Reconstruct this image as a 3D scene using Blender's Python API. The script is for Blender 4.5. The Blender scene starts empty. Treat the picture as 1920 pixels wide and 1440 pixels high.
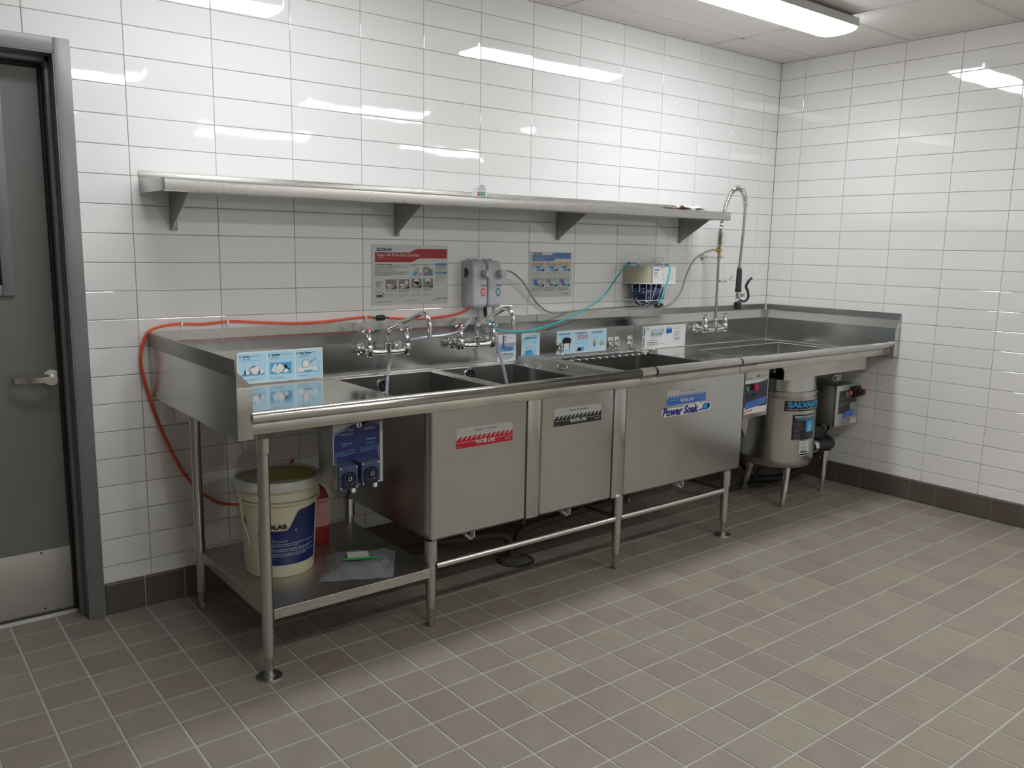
import bpy, bmesh, math, random
from mathutils import Vector, Matrix
random.seed(7)
PI = math.pi
scn = bpy.context.scene
COL = scn.collection

# ---------------------------------------------------------------- camera
CAM = Vector((-0.9035, -3.5207, 1.5075))
RT = Vector((0.78423879, -0.62019119, 0.01823197))
UP = Vector((0.08675265, 0.13870099, 0.98652725))
FW = Vector((0.6143643, 0.77209127, -0.16257792))
FPX = 1574.44
cd = bpy.data.cameras.new('camera')
cd.sensor_width = 36.0
cd.lens = FPX / 1920 * 36.0
cd.clip_start = 0.05
cam = bpy.data.objects.new('camera', cd)
COL.objects.link(cam)
m = Matrix((RT, UP, -FW)).transposed().to_4x4()
m.translation = CAM
cam.matrix_world = m
scn.camera = cam

# ---------------------------------------------------------------- world, exposure, lamp strength
w = bpy.data.worlds.new('world'); scn.world = w; w.use_nodes = True
w.node_tree.nodes['Background'].inputs[0].default_value = (0.05, 0.05, 0.055, 1)
w.node_tree.nodes['Background'].inputs[1].default_value = 1.0
scn.view_settings.view_transform = 'Standard'
scn.view_settings.look = 'None'
scn.view_settings.gamma = 1.0
scn.view_settings.use_curve_mapping = False
scn.view_settings.exposure = 0.0
scn.cycles.max_bounces = 8
scn.cycles.use_denoising = True
scn.cycles.sample_clamp_indirect = 6.0
LAMP_NEAR = 22.5
LAMP_ROOM = 25.5

def project(p):
    d = Vector(p) - CAM
    z = d.dot(FW)
    if z < 0.05: return None
    return 960 + FPX * d.dot(RT) / z, 720 - FPX * d.dot(UP) / z, z

def in_frame(pts, margin=6):
    q = [project(p) for p in pts]
    if any(v is None for v in q): return 0.0
    xs = [v[0] for v in q]; ys = [v[1] for v in q]
    x0, x1, y0, y1 = min(xs), max(xs), min(ys), max(ys)
    cx0, cx1 = max(x0, -margin), min(x1, 1920 + margin)
    cy0, cy1 = max(y0, -margin), min(y1, 1440 + margin)
    if cx1 <= cx0 or cy1 <= cy0: return 0.0
    return (cx1 - cx0) * (cy1 - cy0)

# ---------------------------------------------------------------- materials
MATS = {}
def newmat(name):
    m = bpy.data.materials.new(name); m.use_nodes = True
    nt = m.node_tree
    b = nt.nodes['Principled BSDF']
    MATS[name] = m
    return m, nt, b

def N(nt, t, **k):
    n = nt.nodes.new(t)
    for a, v in k.items(): setattr(n, a, v)
    return n

def plain(name, col, rough=0.5, metal=0.0, spec=0.5, alpha=1.0, trans=0.0, noise=0.0, nscale=8.0, coat=0.0):
    m, nt, b = newmat(name)
    b.inputs['Base Color'].default_value = (*col, 1)
    b.inputs['Roughness'].default_value = rough
    b.inputs['Metallic'].default_value = metal
    b.inputs['Specular IOR Level'].default_value = spec
    b.inputs['Transmission Weight'].default_value = trans
    b.inputs['Alpha'].default_value = alpha
    b.inputs['Coat Weight'].default_value = coat
    if noise:
        g = N(nt, 'ShaderNodeNewGeometry')
        n = N(nt, 'ShaderNodeTexNoise'); n.inputs['Scale'].default_value = nscale; n.inputs['Detail'].default_value = 5
        nt.links.new(g.outputs['Position'], n.inputs['Vector'])
        r = N(nt, 'ShaderNodeMapRange')
        r.inputs[1].default_value = 0.3; r.inputs[2].default_value = 0.7
        r.inputs[3].default_value = 1 - noise; r.inputs[4].default_value = 1 + noise
        nt.links.new(n.outputs['Fac'], r.inputs[0])
        h = N(nt, 'ShaderNodeHueSaturation'); h.inputs['Color'].default_value = (*col, 1)
        nt.links.new(r.outputs[0], h.inputs['Value'])
        nt.links.new(h.outputs[0], b.inputs['Base Color'])
    return m

def tiles(name, col, cell, off, var, rough, bumpscale, bumpstr, nvar=0.0, nscale=6.0, axes=(0, 1, 2), spec=0.5):
    """glazed or quarry tile: each cell of the laid grid has its own slight tone"""
    m, nt, b = newmat(name)
    g = N(nt, 'ShaderNodeNewGeometry')
    sub = N(nt, 'ShaderNodeVectorMath', operation='SUBTRACT'); sub.inputs[1].default_value = off
    nt.links.new(g.outputs['Position'], sub.inputs[0])
    div = N(nt, 'ShaderNodeVectorMath', operation='DIVIDE'); div.inputs[1].default_value = cell
    nt.links.new(sub.outputs[0], div.inputs[0])
    fl = N(nt, 'ShaderNodeVectorMath', operation='FLOOR'); nt.links.new(div.outputs[0], fl.inputs[0])
    wn = N(nt, 'ShaderNodeTexWhiteNoise'); nt.links.new(fl.outputs[0], wn.inputs['Vector'])
    r = N(nt, 'ShaderNodeMapRange'); r.inputs[3].default_value = 1 - var; r.inputs[4].default_value = 1 + var
    nt.links.new(wn.outputs['Value'], r.inputs[0])
    n = N(nt, 'ShaderNodeTexNoise'); n.inputs['Scale'].default_value = nscale; n.inputs['Detail'].default_value = 6
    nt.links.new(g.outputs['Position'], n.inputs['Vector'])
    r2 = N(nt, 'ShaderNodeMapRange'); r2.inputs[1].default_value = 0.3; r2.inputs[2].default_value = 0.7
    r2.inputs[3].default_value = 1 - nvar; r2.inputs[4].default_value = 1 + nvar
    nt.links.new(n.outputs['Fac'], r2.inputs[0])
    mul = N(nt, 'ShaderNodeMath', operation='MULTIPLY')
    nt.links.new(r.outputs[0], mul.inputs[0]); nt.links.new(r2.outputs[0], mul.inputs[1])
    h = N(nt, 'ShaderNodeHueSaturation'); h.inputs['Color'].default_value = (*col, 1)
    nt.links.new(mul.outputs[0], h.inputs['Value'])
    hr = N(nt, 'ShaderNodeMapRange'); hr.inputs[3].default_value = 0.5 - var * .12; hr.inputs[4].default_value = 0.5 + var * .12
    nt.links.new(wn.outputs['Value'], hr.inputs[0]); nt.links.new(hr.outputs[0], h.inputs['Hue'])
    nt.links.new(h.outputs[0], b.inputs['Base Color'])
    b.inputs['Roughness'].default_value = rough
    b.inputs['Specular IOR Level'].default_value = spec
    n2 = N(nt, 'ShaderNodeTexNoise'); n2.inputs['Scale'].default_value = bumpscale; n2.inputs['Detail'].default_value = 2
    nt.links.new(g.outputs['Position'], n2.inputs['Vector'])
    bp = N(nt, 'ShaderNodeBump'); bp.inputs['Strength'].default_value = bumpstr; bp.inputs['Distance'].default_value = 0.01
    nt.links.new(n2.outputs['Fac'], bp.inputs['Height']); nt.links.new(bp.outputs[0], b.inputs['Normal'])
    return m

def steel(name, col, r0, r1, scale=(3, 70, 70), bump=0.006, smudge=0.10):
    """stainless sheet with a brushed grain and soft smudges"""
    m, nt, b = newmat(name)
    b.inputs['Metallic'].default_value = 1.0
    g = N(nt, 'ShaderNodeNewGeometry')
    mp = N(nt, 'ShaderNodeVectorMath', operation='MULTIPLY'); mp.inputs[1].default_value = scale
    nt.links.new(g.outputs['Position'], mp.inputs[0])
    n = N(nt, 'ShaderNodeTexNoise'); n.inputs['Scale'].default_value = 4; n.inputs['Detail'].default_value = 4
    nt.links.new(mp.outputs[0], n.inputs['Vector'])
    n2 = N(nt, 'ShaderNodeTexNoise'); n2.inputs['Scale'].default_value = 5; n2.inputs['Detail'].default_value = 5
    nt.links.new(g.outputs['Position'], n2.inputs['Vector'])
    r = N(nt, 'ShaderNodeMapRange'); r.inputs[1].default_value = .15; r.inputs[2].default_value = .85
    r.inputs[3].default_value = r0; r.inputs[4].default_value = r1
    nt.links.new(n2.outputs['Fac'], r.inputs[0]); nt.links.new(r.outputs[0], b.inputs['Roughness'])
    a = N(nt, 'ShaderNodeMath', operation='ADD')
    nt.links.new(n.outputs['Fac'], a.inputs[0]); nt.links.new(n2.outputs['Fac'], a.inputs[1])
    rc = N(nt, 'ShaderNodeMapRange'); rc.inputs[1].default_value = .5; rc.inputs[2].default_value = 1.5
    rc.inputs[3].default_value = 1 - smudge; rc.inputs[4].default_value = 1 + smudge * .5
    nt.links.new(a.outputs[0], rc.inputs[0])
    h = N(nt, 'ShaderNodeHueSaturation'); h.inputs['Color'].default_value = (*col, 1)
    nt.links.new(rc.outputs[0], h.inputs['Value']); nt.links.new(h.outputs[0], b.inputs['Base Color'])
    bp = N(nt, 'ShaderNodeBump'); bp.inputs['Strength'].default_value = bump; bp.inputs['Distance'].default_value = 0.002
    nt.links.new(n.outputs['Fac'], bp.inputs['Height']); nt.links.new(bp.outputs[0], b.inputs['Normal'])
    return m

ROW = 0.1105; TW = 0.33291; TZ0 = 0.20  # wall tile course height, tile length
FS = 0.1592; FOX = -0.0293; FOY = -0.011
ZR = 20.81 * ROW   # height of course line k = 0
CX = 4.158; CEIL = 2.742
WO = 0.188
WALLT = tiles('white_glazed_tile', (0.85, 0.85, 0.85), (TW, 50, ROW), (0, -20, ZR - 40 * ROW), 0.018, 0.03, 3.5, 0.10, 0.0, spec=1.0)
WALLT2 = tiles('white_glazed_tile_side', (0.86, 0.85, 0.84), (50, TW, ROW), (-20, -WO - 40 * TW, ZR - 40 * ROW), 0.018, 0.03, 3.5, 0.10, 0.0, spec=1.0)
FLOORT = tiles('taupe_quarry_tile', (0.252, 0.219, 0.184), (FS, FS, 50), (FOX - 80 * FS, FOY - 80 * FS, -20), 0.075, 0.5, 60, 0.05, 0.06, 9.0, spec=0.4)
BASET = tiles('dark_brown_base_tile', (0.105, 0.082, 0.068), (FS, FS, 50), (FOX - 80 * FS, FOY - 80 * FS, -20), 0.06, 0.42, 60, 0.05, 0.05, 9.0)
GROUTW = plain('grey_wall_grout', (0.33, 0.325, 0.315), 0.85)
GROUTF = plain('beige_floor_grout', (0.40, 0.385, 0.345), 0.85, noise=0.10, nscale=14)
CEILM = plain('ceiling_panel_vinyl', (0.80, 0.78, 0.74), 0.6, noise=0.02)
GRIDM = plain('ceiling_grid_paint', (0.72, 0.70, 0.67), 0.5)
PAINT = plain('off_white_wall_paint', (0.62, 0.61, 0.58), 0.5)
STEEL = steel('brushed_stainless', (0.57, 0.575, 0.56), 0.17, 0.27)
STEELD = steel('drainboard_stainless', (0.60, 0.60, 0.58), 0.07, 0.13, smudge=0.08, bump=0.003)
STEELR = steel('polished_rim_stainless', (0.66, 0.65, 0.62), 0.16, 0.21, smudge=0.04, bump=0.0)
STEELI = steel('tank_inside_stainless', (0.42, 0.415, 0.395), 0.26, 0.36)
STEELV = steel('dull_bracket_stainless', (0.40, 0.395, 0.37), 0.34, 0.44, scale=(90, 90, 3))
SHELFM = steel('shelf_stainless', (0.53, 0.525, 0.505), 0.24, 0.30, bump=0.0, smudge=0.04)
DIRTY = steel('stained_stainless', (0.60, 0.58, 0.53), 0.30, 0.48, smudge=0.35)
CHROME = plain('chrome', (0.78, 0.78, 0.78), 0.06, 1.0)
CHROMED = plain('satin_chrome', (0.62, 0.61, 0.59), 0.2, 1.0)
BRASS = plain('brass', (0.62, 0.44, 0.18), 0.3, 1.0)
DOORP = plain('grey_door_paint', (0.165, 0.167, 0.162), 0.38, noise=0.03)
FRAMEP = plain('grey_frame_paint', (0.19, 0.198, 0.205), 0.32, noise=0.03)
GASKET = plain('black_gasket', (0.012, 0.014, 0.013), 0.6)
KICK = plain('kick_plate_aluminium', (0.50, 0.48, 0.45), 0.5, 0.55, noise=0.04)
THRESH = plain('threshold_aluminium', (0.25, 0.24, 0.22), 0.5, 0.7)
BLACK = plain('black_plastic', (0.012, 0.013, 0.016), 0.35)
RUBBER = plain('black_rubber', (0.018, 0.019, 0.021), 0.55)
DARK = plain('dark_iron', (0.03, 0.028, 0.026), 0.6)
WHITE = plain('white_plastic', (0.75, 0.76, 0.78), 0.3)
DISP = plain('dispenser_plastic', (0.50, 0.49, 0.54), 0.32)
KNOBM = plain('grey_knob_plastic', (0.36, 0.38, 0.40), 0.4)
CREAM = plain('pail_plastic', (0.60, 0.565, 0.43), 0.42)
LIDM = plain('pail_lid_plastic', (0.56, 0.57, 0.53), 0.4)
OLIVE = plain('beige_box_plastic', (0.47, 0.46, 0.33), 0.4)
ORANGE = plain('orange_tube', (0.72, 0.09, 0.03), 0.3)
TEAL = plain('teal_tube', (0.02, 0.42, 0.50), 0.2)
CLEAR = plain('clear_vinyl_tube', (0.62, 0.62, 0.72), 0.12, trans=0.55)
BRAID = plain('braided_steel_hose', (0.42, 0.41, 0.36), 0.42, 0.8)
COPPER = plain('old_copper_pipe', (0.055, 0.035, 0.028), 0.6, 0.2)
GLASS = plain('door_glass', (0.10, 0.11, 0.11), 0.05, spec=0.6)
BAG = plain('clear_bag_film', (0.42, 0.44, 0.47), 0.22, trans=0.35, alpha=0.72)
FILM = plain('thin_clear_film', (0.72, 0.74, 0.76), 0.12, trans=0.6, alpha=0.38)
BLUEBAG = plain('dark_blue_liquid_bag', (0.012, 0.02, 0.075), 0.14, noise=0.3, nscale=30, coat=0.5)
PINK = plain('red_liquid_jug', (0.30, 0.02, 0.03), 0.25)
PAPER = plain('paper', (0.72, 0.71, 0.68), 0.6)
PAPERB = plain('brown_paper', (0.45, 0.22, 0.10), 0.6)
HOUSING = plain('white_lamp_housing', (0.50, 0.50, 0.50), 0.4)
def ink(name, col, rough=0.32): return plain('print_' + name, col, rough)
I_W = ink('white', (0.70, 0.71, 0.71)); I_PW = ink('poster_white', (0.60, 0.62, 0.61)); I_SIL = ink('silver', (0.42, 0.43, 0.42)); I_K = ink('black', (0.012, 0.014, 0.018))
I_NAVY = ink('navy', (0.006, 0.018, 0.105)); I_BLUE = ink('blue', (0.01, 0.13, 0.50)); I_RED = ink('red', (0.45, 0.008, 0.025)); I_BRICK = ink('brick_red', (0.36, 0.015, 0.022))
I_SKY = ink('sky_blue', (0.40, 0.63, 0.78)); I_MID = ink('mid_blue', (0.08, 0.36, 0.62)); I_STL = ink('steel_blue', (0.08, 0.20, 0.46)); I_GR = ink('grey', (0.22, 0.22, 0.22))
I_LG = ink('light_grey', (0.42, 0.42, 0.42)); I_TEAL = ink('teal', (0.0, 0.22, 0.29)); I_ORR = ink('orange_red', (0.68, 0.09, 0.05)); I_GREEN = ink('green', (0.02, 0.25, 0.10))
I_TAN = ink('tan', (0.58, 0.40, 0.24)); I_PINK = ink('pink', (0.62, 0.30, 0.31)); I_SLATE = ink('slate', (0.018, 0.022, 0.05)); I_TAPE = ink('blue_tape', (0.06, 0.17, 0.55), 0.6)
I_CYAN = ink('cyan', (0.02, 0.33, 0.68)); I_PUMP = ink('royal_navy', (0.006, 0.020, 0.11)); I_PALE = ink('pale_blue', (0.42, 0.52, 0.62)); I_LIME = ink('lime_green', (0.03, 0.55, 0.12))
I_DIM = ink('dim_white', (0.30, 0.32, 0.42)); I_CHAR = ink('charcoal', (0.03, 0.032, 0.034)); I_YEL = ink('yellow', (0.60, 0.50, 0.02)); I_PURP = ink('deep_purple_blue', (0.02, 0.02, 0.22))
def lamp_mat(name, col, s):
    m = bpy.data.materials.new(name); m.use_nodes = True
    nt = m.node_tree; nt.nodes.clear()
    e = nt.nodes.new('ShaderNodeEmission'); o = nt.nodes.new('ShaderNodeOutputMaterial')
    e.inputs[0].default_value = (*col, 1); e.inputs[1].default_value = s
    nt.links.new(e.outputs[0], o.inputs[0]); return m
LENS = lamp_mat('lit_lens_cool', (0.955, 0.975, 1.0), LAMP_NEAR)
LENSR = lamp_mat('lit_lens_room', (0.98, 0.985, 0.955), LAMP_ROOM)

# ---------------------------------------------------------------- mesh builder
class MB:
    def __init__(s): s.v = []; s.f = []; s.mi = []; s.mats = []
    def mat(s, m):
        if m not in s.mats: s.mats.append(m)
        return s.mats.index(m)
    def add(s, vs, fs, m=None):
        o = len(s.v); s.v += [tuple(v) for v in vs]
        k = s.mat(m) if m else 0
        for f in fs: s.f.append([o + i for i in f]); s.mi.append(k)
        return s
    def box(s, x0, x1, y0, y1, z0, z1, m=None, c=0.0):
        if x0 > x1: x0, x1 = x1, x0
        if y0 > y1: y0, y1 = y1, y0
        if z0 > z1: z0, z1 = z1, z0
        if c <= 0:
            vs = [(x, y, z) for x in (x0, x1) for y in (y0, y1) for z in (z0, z1)]
            return s.add(vs, [(0, 1, 3, 2), (4, 6, 7, 5), (0, 4, 5, 1), (2, 3, 7, 6), (0, 2, 6, 4), (1, 5, 7, 3)], m)
        bm = bmesh.new()
        bmesh.ops.create_cube(bm, size=1)
        for v in bm.verts:
            v.co = ((x0 + x1) / 2 + v.co.x * (x1 - x0), (y0 + y1) / 2 + v.co.y * (y1 - y0), (z0 + z1) / 2 + v.co.z * (z1 - z0))
        bmesh.ops.bevel(bm, geom=bm.edges[:], offset=c, segments=2, affect='EDGES', profile=0.5)
        bm.verts.index_update()
        s.add([v.co[:] for v in bm.verts], [[v.index for v in f.verts] for f in bm.faces], m)
        bm.free(); return s
    def prism(s, poly, axis, a, b, m=None, caps=True):
        """poly: 2-D outline in the two other axes (in x,y,z order); extruded along axis"""
        n = len(poly)
        def P(p, t):
            if axis == 'x': return (t, p[0], p[1])
            if axis == 'y': return (p[0], t, p[1])
            return (p[0], p[1], t)
        vs = [P(p, a) for p in poly] + [P(p, b) for p in poly]
        fs = [(i, (i + 1) % n, n + (i + 1) % n, n + i) for i in range(n)]
        if caps: fs += [tuple(range(n))[::-1], tuple(range(n, 2 * n))]
        return s.add(vs, fs, m)
    def tube(s, pts, r, n=10, m=None, caps=True, closed=False):
        pts = [Vector(p) for p in pts]
        rs = r if isinstance(r, (list, tuple)) else [r] * len(pts)
        T = []
        for i in range(len(pts)):
            a = pts[i - 1] if (i > 0 or closed) else pts[i]; b = pts[(i + 1) % len(pts)] if (i < len(pts) - 1 or closed) else pts[i]
            T.append((b - a).normalized())
        nrm = T[0].orthogonal().normalized(); vs = []; fs = []
        for i, p in enumerate(pts):
            if i:
                nrm = (nrm - T[i] * nrm.dot(T[i]))
                nrm = nrm.normalized() if nrm.length > 1e-6 else T[i].orthogonal().normalized()
            bn = T[i].cross(nrm)
            for k in range(n):
                a = 2 * PI * k / n
                vs.append(p + (nrm * math.cos(a) + bn * math.sin(a)) * rs[i])
        L = len(pts)
        for i in range(L if closed else L - 1):
            for k in range(n):
                j = (i + 1) % L
                fs.append((i * n + k, i * n + (k + 1) % n, j * n + (k + 1) % n, j * n + k))
        if caps and not closed:
            fs.append(tuple(range(n))[::-1]); fs.append(tuple(range((L - 1) * n, L * n)))
        return s.add(vs, fs, m)
    def lathe(s, prof, c, axis='z', n=24, m=None, a0=0.0, a1=2 * PI, cap=True):
        """prof: (radius, height along axis)"""
        full = abs(a1 - a0 - 2 * PI) < 1e-6
        k = n if full else n + 1
        vs = []; fs = []
        for (r, h) in prof:
            for i in range(k):
                a = a0 + (a1 - a0) * i / n
                u, v = r * math.cos(a), r * math.sin(a)
                if axis == 'z': vs.append((c[0] + u, c[1] + v, c[2] + h))
                elif axis == 'x': vs.append((c[0] + h, c[1] + u, c[2] + v))
                else: vs.append((c[0] + u, c[1] + h, c[2] + v))
        for j in range(len(prof) - 1):
            for i in range(n):
                i2 = (i + 1) % k
                fs.append((j * k + i, j * k + i2, (j + 1) * k + i2, (j + 1) * k + i))
        if full and cap:
            if prof[0][0] > 1e-5: fs.append(tuple(range(k)))
            if prof[-1][0] > 1e-5: fs.append(tuple(range((len(prof) - 1) * k, len(prof) * k)))
        return s.add(vs, fs, m)
    def cyl(s, p0, p1, r, n=16, m=None): return s.tube([p0, p1], r, n, m)
    def ball(s, c, r, n=12, m=None, sc=(1, 1, 1)):
        pr = [(r * math.sin(PI * i / 8), -r * math.cos(PI * i / 8)) for i in range(9)]
        o = len(s.v); s.lathe(pr, (0, 0, 0), 'z', n, m)
        for i in range(o, len(s.v)):
            v = s.v[i]; s.v[i] = (c[0] + v[0] * sc[0], c[1] + v[1] * sc[1], c[2] + v[2] * sc[2])
        return s
    def build(s, name, m=None, parent=None, smooth=True, angle=35, weld=True):
        me = bpy.data.meshes.new(name)
        off = Vector(parent_origin(parent)) if parent else Vector((0, 0, 0))
        me.from_pydata([tuple(Vector(v) - off) for v in s.v], [], s.f)
        mats = s.mats if s.mats else [m]
        for q in mats: me.materials.append(q)
        if s.mats: me.polygons.foreach_set('material_index', s.mi)
        bm = bmesh.new(); bm.from_mesh(me)
        if weld: bmesh.ops.remove_doubles(bm, verts=bm.verts, dist=1e-6)
        bmesh.ops.recalc_face_normals(bm, faces=bm.faces)
        bm.to_mesh(me); bm.free()
        if smooth:
            me.shade_smooth()
            me.set_sharp_from_angle(angle=math.radians(angle))
        o = bpy.data.objects.new(name, me); COL.objects.link(o)
        if parent: o.parent = parent
        return o

def each(mb, name, m=None, parent=None, **k):
    """one object per connected piece"""
    n = len(mb.v); root = list(range(n))
    def find(a):
        while root[a] != a: root[a] = root[root[a]]; a = root[a]
        return a
    for f in mb.f:
        a = find(f[0])
        for q in f[1:]: root[find(q)] = a
    groups = {}
    for i, f in enumerate(mb.f): groups.setdefault(find(f[0]), []).append(i)
    out = []
    for fi in groups.values():
        q = MB(); q.mats = list(mb.mats); mp = {}
        for i in fi:
            for v in mb.f[i]:
                if v not in mp: mp[v] = len(q.v); q.v.append(mb.v[v])
            q.f.append([mp[v] for v in mb.f[i]]); q.mi.append(mb.mi[i])
        out.append(q.build(name, m, parent, **k))
    return out

def parent_origin(p):
    o = Vector((0, 0, 0))
    while p is not None:
        o += p.location; p = p.parent
    return o

def tag(o, label=None, cat=None, group=None, kind=None):
    if label: o['label'] = label
    if cat: o['category'] = cat
    if group: o['group'] = group
    if kind: o['kind'] = kind
    return o

def thing(name, loc, label, cat, group=None):
    o = bpy.data.objects.new(name, None); o.empty_display_size = 0.05
    COL.objects.link(o); o.location = loc
    return tag(o, label, cat, group)

def copy_tree(o, parent=None):
    c = o.copy(); COL.objects.link(c); c.parent = parent
    for ch in [x for x in bpy.data.objects if x.parent == o]: copy_tree(ch, c)
    return c

def smooth_path(pts, k=6):
    """Catmull-Rom through the points"""
    P = [Vector(p) for p in pts]; P = [2 * P[0] - P[1]] + P + [2 * P[-1] - P[-2]]; out = []
    for i in range(1, len(P) - 2):
        for j in range(k):
            t = j / k
            a, b, c, d = P[i - 1], P[i], P[i + 1], P[i + 2]
            out.append(0.5 * ((2 * b) + (c - a) * t + (2 * a - 5 * b + 4 * c - d) * t * t + (3 * b - a - 3 * c + d) * t ** 3))
    out.append(P[-2]); return out

# ---------------------------------------------------------------- print helper (flat and wrapped graphics)
_TXT = {}
def text2d(s, bold=0.0, shear=0.0):
    key = (s, bold, shear)
    if key in _TXT: return _TXT[key]
    cu = bpy.data.curves.new('t', 'FONT'); cu.body = s; cu.size = 1.0; cu.offset = bold; cu.shear = shear
    cu.resolution_u = 2; cu.fill_mode = 'FRONT'
    o = bpy.data.objects.new('t', cu); COL.objects.link(o)
    dg = bpy.context.evaluated_depsgraph_get(); me = bpy.data.meshes.new_from_object(o.evaluated_get(dg))
    vs = [(v.co.x, v.co.y) for v in me.vertices]; fs = [list(p.vertices) for p in me.polygons]
    bpy.data.objects.remove(o); bpy.data.curves.remove(cu); bpy.data.meshes.remove(me)
    if vs:
        x0 = min(v[0] for v in vs); x1 = max(v[0] for v in vs)
        vs = [(v[0] - x0, v[1]) for v in vs]; W = x1 - x0
    else: W = 1
    _TXT[key] = (vs, fs, W); return _TXT[key]

class Print:
    """graphics in local (u,v) metres; F maps (u,v,layer height) to a point"""
    def __init__(s, F): s.F = F; s.g = MB(); s.words = []; s.L = 0.0005
    def poly(s, pts, m, l=1, fan=False, mb=None):
        (mb or s.g).add([s.F(u, v, s.L * l) for u, v in pts], [tuple(range(len(pts)))], m)
    def rect(s, u0, v0, u1, v1, m, l=1, seg=1):
        vs = []; fs = []
        for i in range(seg + 1):
            u = u0 + (u1 - u0) * i / seg
            vs += [s.F(u, v0, s.L * l), s.F(u, v1, s.L * l)]
        for i in range(seg): fs.append((2 * i, 2 * i + 2, 2 * i + 3, 2 * i + 1))
        s.g.add(vs, fs, m)
    def disc(s, u, v, r, m, l=1, ry=None, n=18, a0=0, a1=2 * PI):
        ry = ry or r
        s.poly([(u + r * math.cos(a0 + (a1 - a0) * i / n), v + ry * math.sin(a0 + (a1 - a0) * i / n)) for i in range(n)], m, l)
    def ring(s, u, v, r, wd, m, l=1, n=18, ry=None):
        k = (ry or r) / r
        for i in range(n):
            a, b = 2 * PI * i / n, 2 * PI * (i + 1) / n
            s.poly([(u + r * math.cos(a), v + k * r * math.sin(a)), (u + r * math.cos(b), v + k * r * math.sin(b)),
                    (u + (r - wd) * math.cos(b), v + k * (r - wd) * math.sin(b)), (u + (r - wd) * math.cos(a), v + k * (r - wd) * math.sin(a))], m, l)
    def line(s, a, b, wd, m, l=2):
        d = Vector((b[0] - a[0], b[1] - a[1])); n = Vector((-d.y, d.x)).normalized() * wd / 2
        s.poly([(a[0] + n.x, a[1] + n.y), (b[0] + n.x, b[1] + n.y), (b[0] - n.x, b[1] - n.y), (a[0] - n.x, a[1] - n.y)], m, l)
    def text(s, txt, u, v, h, m, w=None, l=3, bold=0.0, shear=0.0, rot=0.0, center=False):
        vs, fs, W = text2d(txt, bold, shear)
        sy = h / 0.70; sx = (w / W) if w else sy
        u0 = u - (W * sx / 2 if center else 0); c, sn = math.cos(rot), math.sin(rot)
        pts = []
        for x, y in vs:
            X, Y = x * sx, y * sy
            pts.append(s.F(u0 + X * c - Y * sn, v + X * sn + Y * c, s.L * l))
        q = MB(); q.add(pts, fs, m); s.words.append(q)
    def fine(s, u0, v1, u1, rows, pitch, m, l=2, hh=0.45, rnd=None):
        """rows of tiny words"""
        rnd = rnd or random.Random(int(u0 * 9000 + v1 * 7000))
        for r in range(rows):
            u = u0; v = v1 - r * pitch; end = u1 if r < rows - 1 else u0 + (u1 - u0) * rnd.uniform(.45, .9)
            while u < end - pitch * .3:
                wd = min(pitch * rnd.uniform(.8, 3.2), end - u)
                s.g.add([s.F(u, v - pitch * hh, s.L * l), s.F(u + wd, v - pitch * hh, s.L * l), s.F(u + wd, v, s.L * l), s.F(u, v, s.L * l)], [(0, 1, 2, 3)], m)
                u += wd + pitch * .35
    def done(s, parent, gname='printed_graphics', tname='lettering'):
        if s.g.v: s.g.build(gname, None, parent, smooth=False, weld=False)
        for q in s.words:
            if q.v: q.build(tname, None, parent, smooth=False, weld=False)

def wallF(x0, z0, y):      # sheet facing -y
    return lambda u, v, h: (x0 + u, y - h, z0 + v)

# ================================================================ STRUCTURE
def struct(o): o['kind'] = 'structure'; return o
XL, YF, XR2, YJ = -4.2, -7.2, 6.9, -2.6     # room behind the photographer is wider
DX0, DX1, DZ = -1.15, -0.24, 2.16            # door opening

mb = MB()
mb.box(DX1, CX + .25, 0.0025, 0.22, 0, 3.0); mb.box(XL, DX0, 0.0025, 0.22, 0, 3.0); mb.box(DX0, DX1, 0.0025, 0.22, DZ, 3.0)
wall_back = struct(mb.build('wall_back', GROUTW, smooth=False))
wall_right = struct(MB().box(CX + .0025, CX + .25, YJ, 0.0, 0, 3.0).build('wall_right', GROUTW, smooth=False))
mb = MB(); mb.box(CX + .25, XR2, YJ, YJ + .2, 0, 3.0); mb.box(XR2, XR2 + .2, YF, YJ + .2, 0, 3.0)
struct(mb.build('wall_alcove', PAINT, smooth=False))
struct(MB().box(XL - .2, XR2 + .2, YF - .2, YF, 0, 3.0).build('wall_front', PAINT, smooth=False))
struct(MB().box(XL - .2, XL, YF, 0.22, 0, 3.0).build('wall_left', PAINT, smooth=False))
struct(MB().box(DX0 - .4, DX1 + .4, 1.2, 1.3, 0, 3.0).build('wall_corridor', PAINT, smooth=False))
floor = struct(MB().box(XL - .2, XR2 + .2, YF - .2, 1.3, -0.12, -0.0022).build('floor', GROUTF, smooth=False))
ceiling = struct(MB().box(XL - .2, XR2 + .2, YF - .2, 1.3, CEIL + .012, 3.1).build('ceiling', CEILM, smooth=False))

def piece_mesh(name, w, h, t, bev, mat, cache={}):
    """tile lying in local xy, face at z = 0, body below"""
    key = (name, round(w, 4), round(h, 4), mat.name)
    if key in cache: return cache[key]
    a, b = w / 2, h / 2; c = bev
    vs = [(-a, -b, -t), (a, -b, -t), (a, b, -t), (-a, b, -t), (-a, -b, -c * .6), (a, -b, -c * .6), (a, b, -c * .6), (-a, b, -c * .6),
          (-a + c, -b + c, 0), (a - c, -b + c, 0), (a - c, b - c, 0), (-a + c, b - c, 0)]
    fs = [(8, 9, 10, 11)] + [(4 + i, 4 + (i + 1) % 4, 8 + (i + 1) % 4, 8 + i) for i in range(4)] + [(i, (i + 1) % 4, 4 + (i + 1) % 4, 4 + i) for i in range(4)]
    me = bpy.data.meshes.new(name); me.from_pydata(vs, [], fs); me.materials.append(mat)
    cache[key] = me; return me

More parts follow.
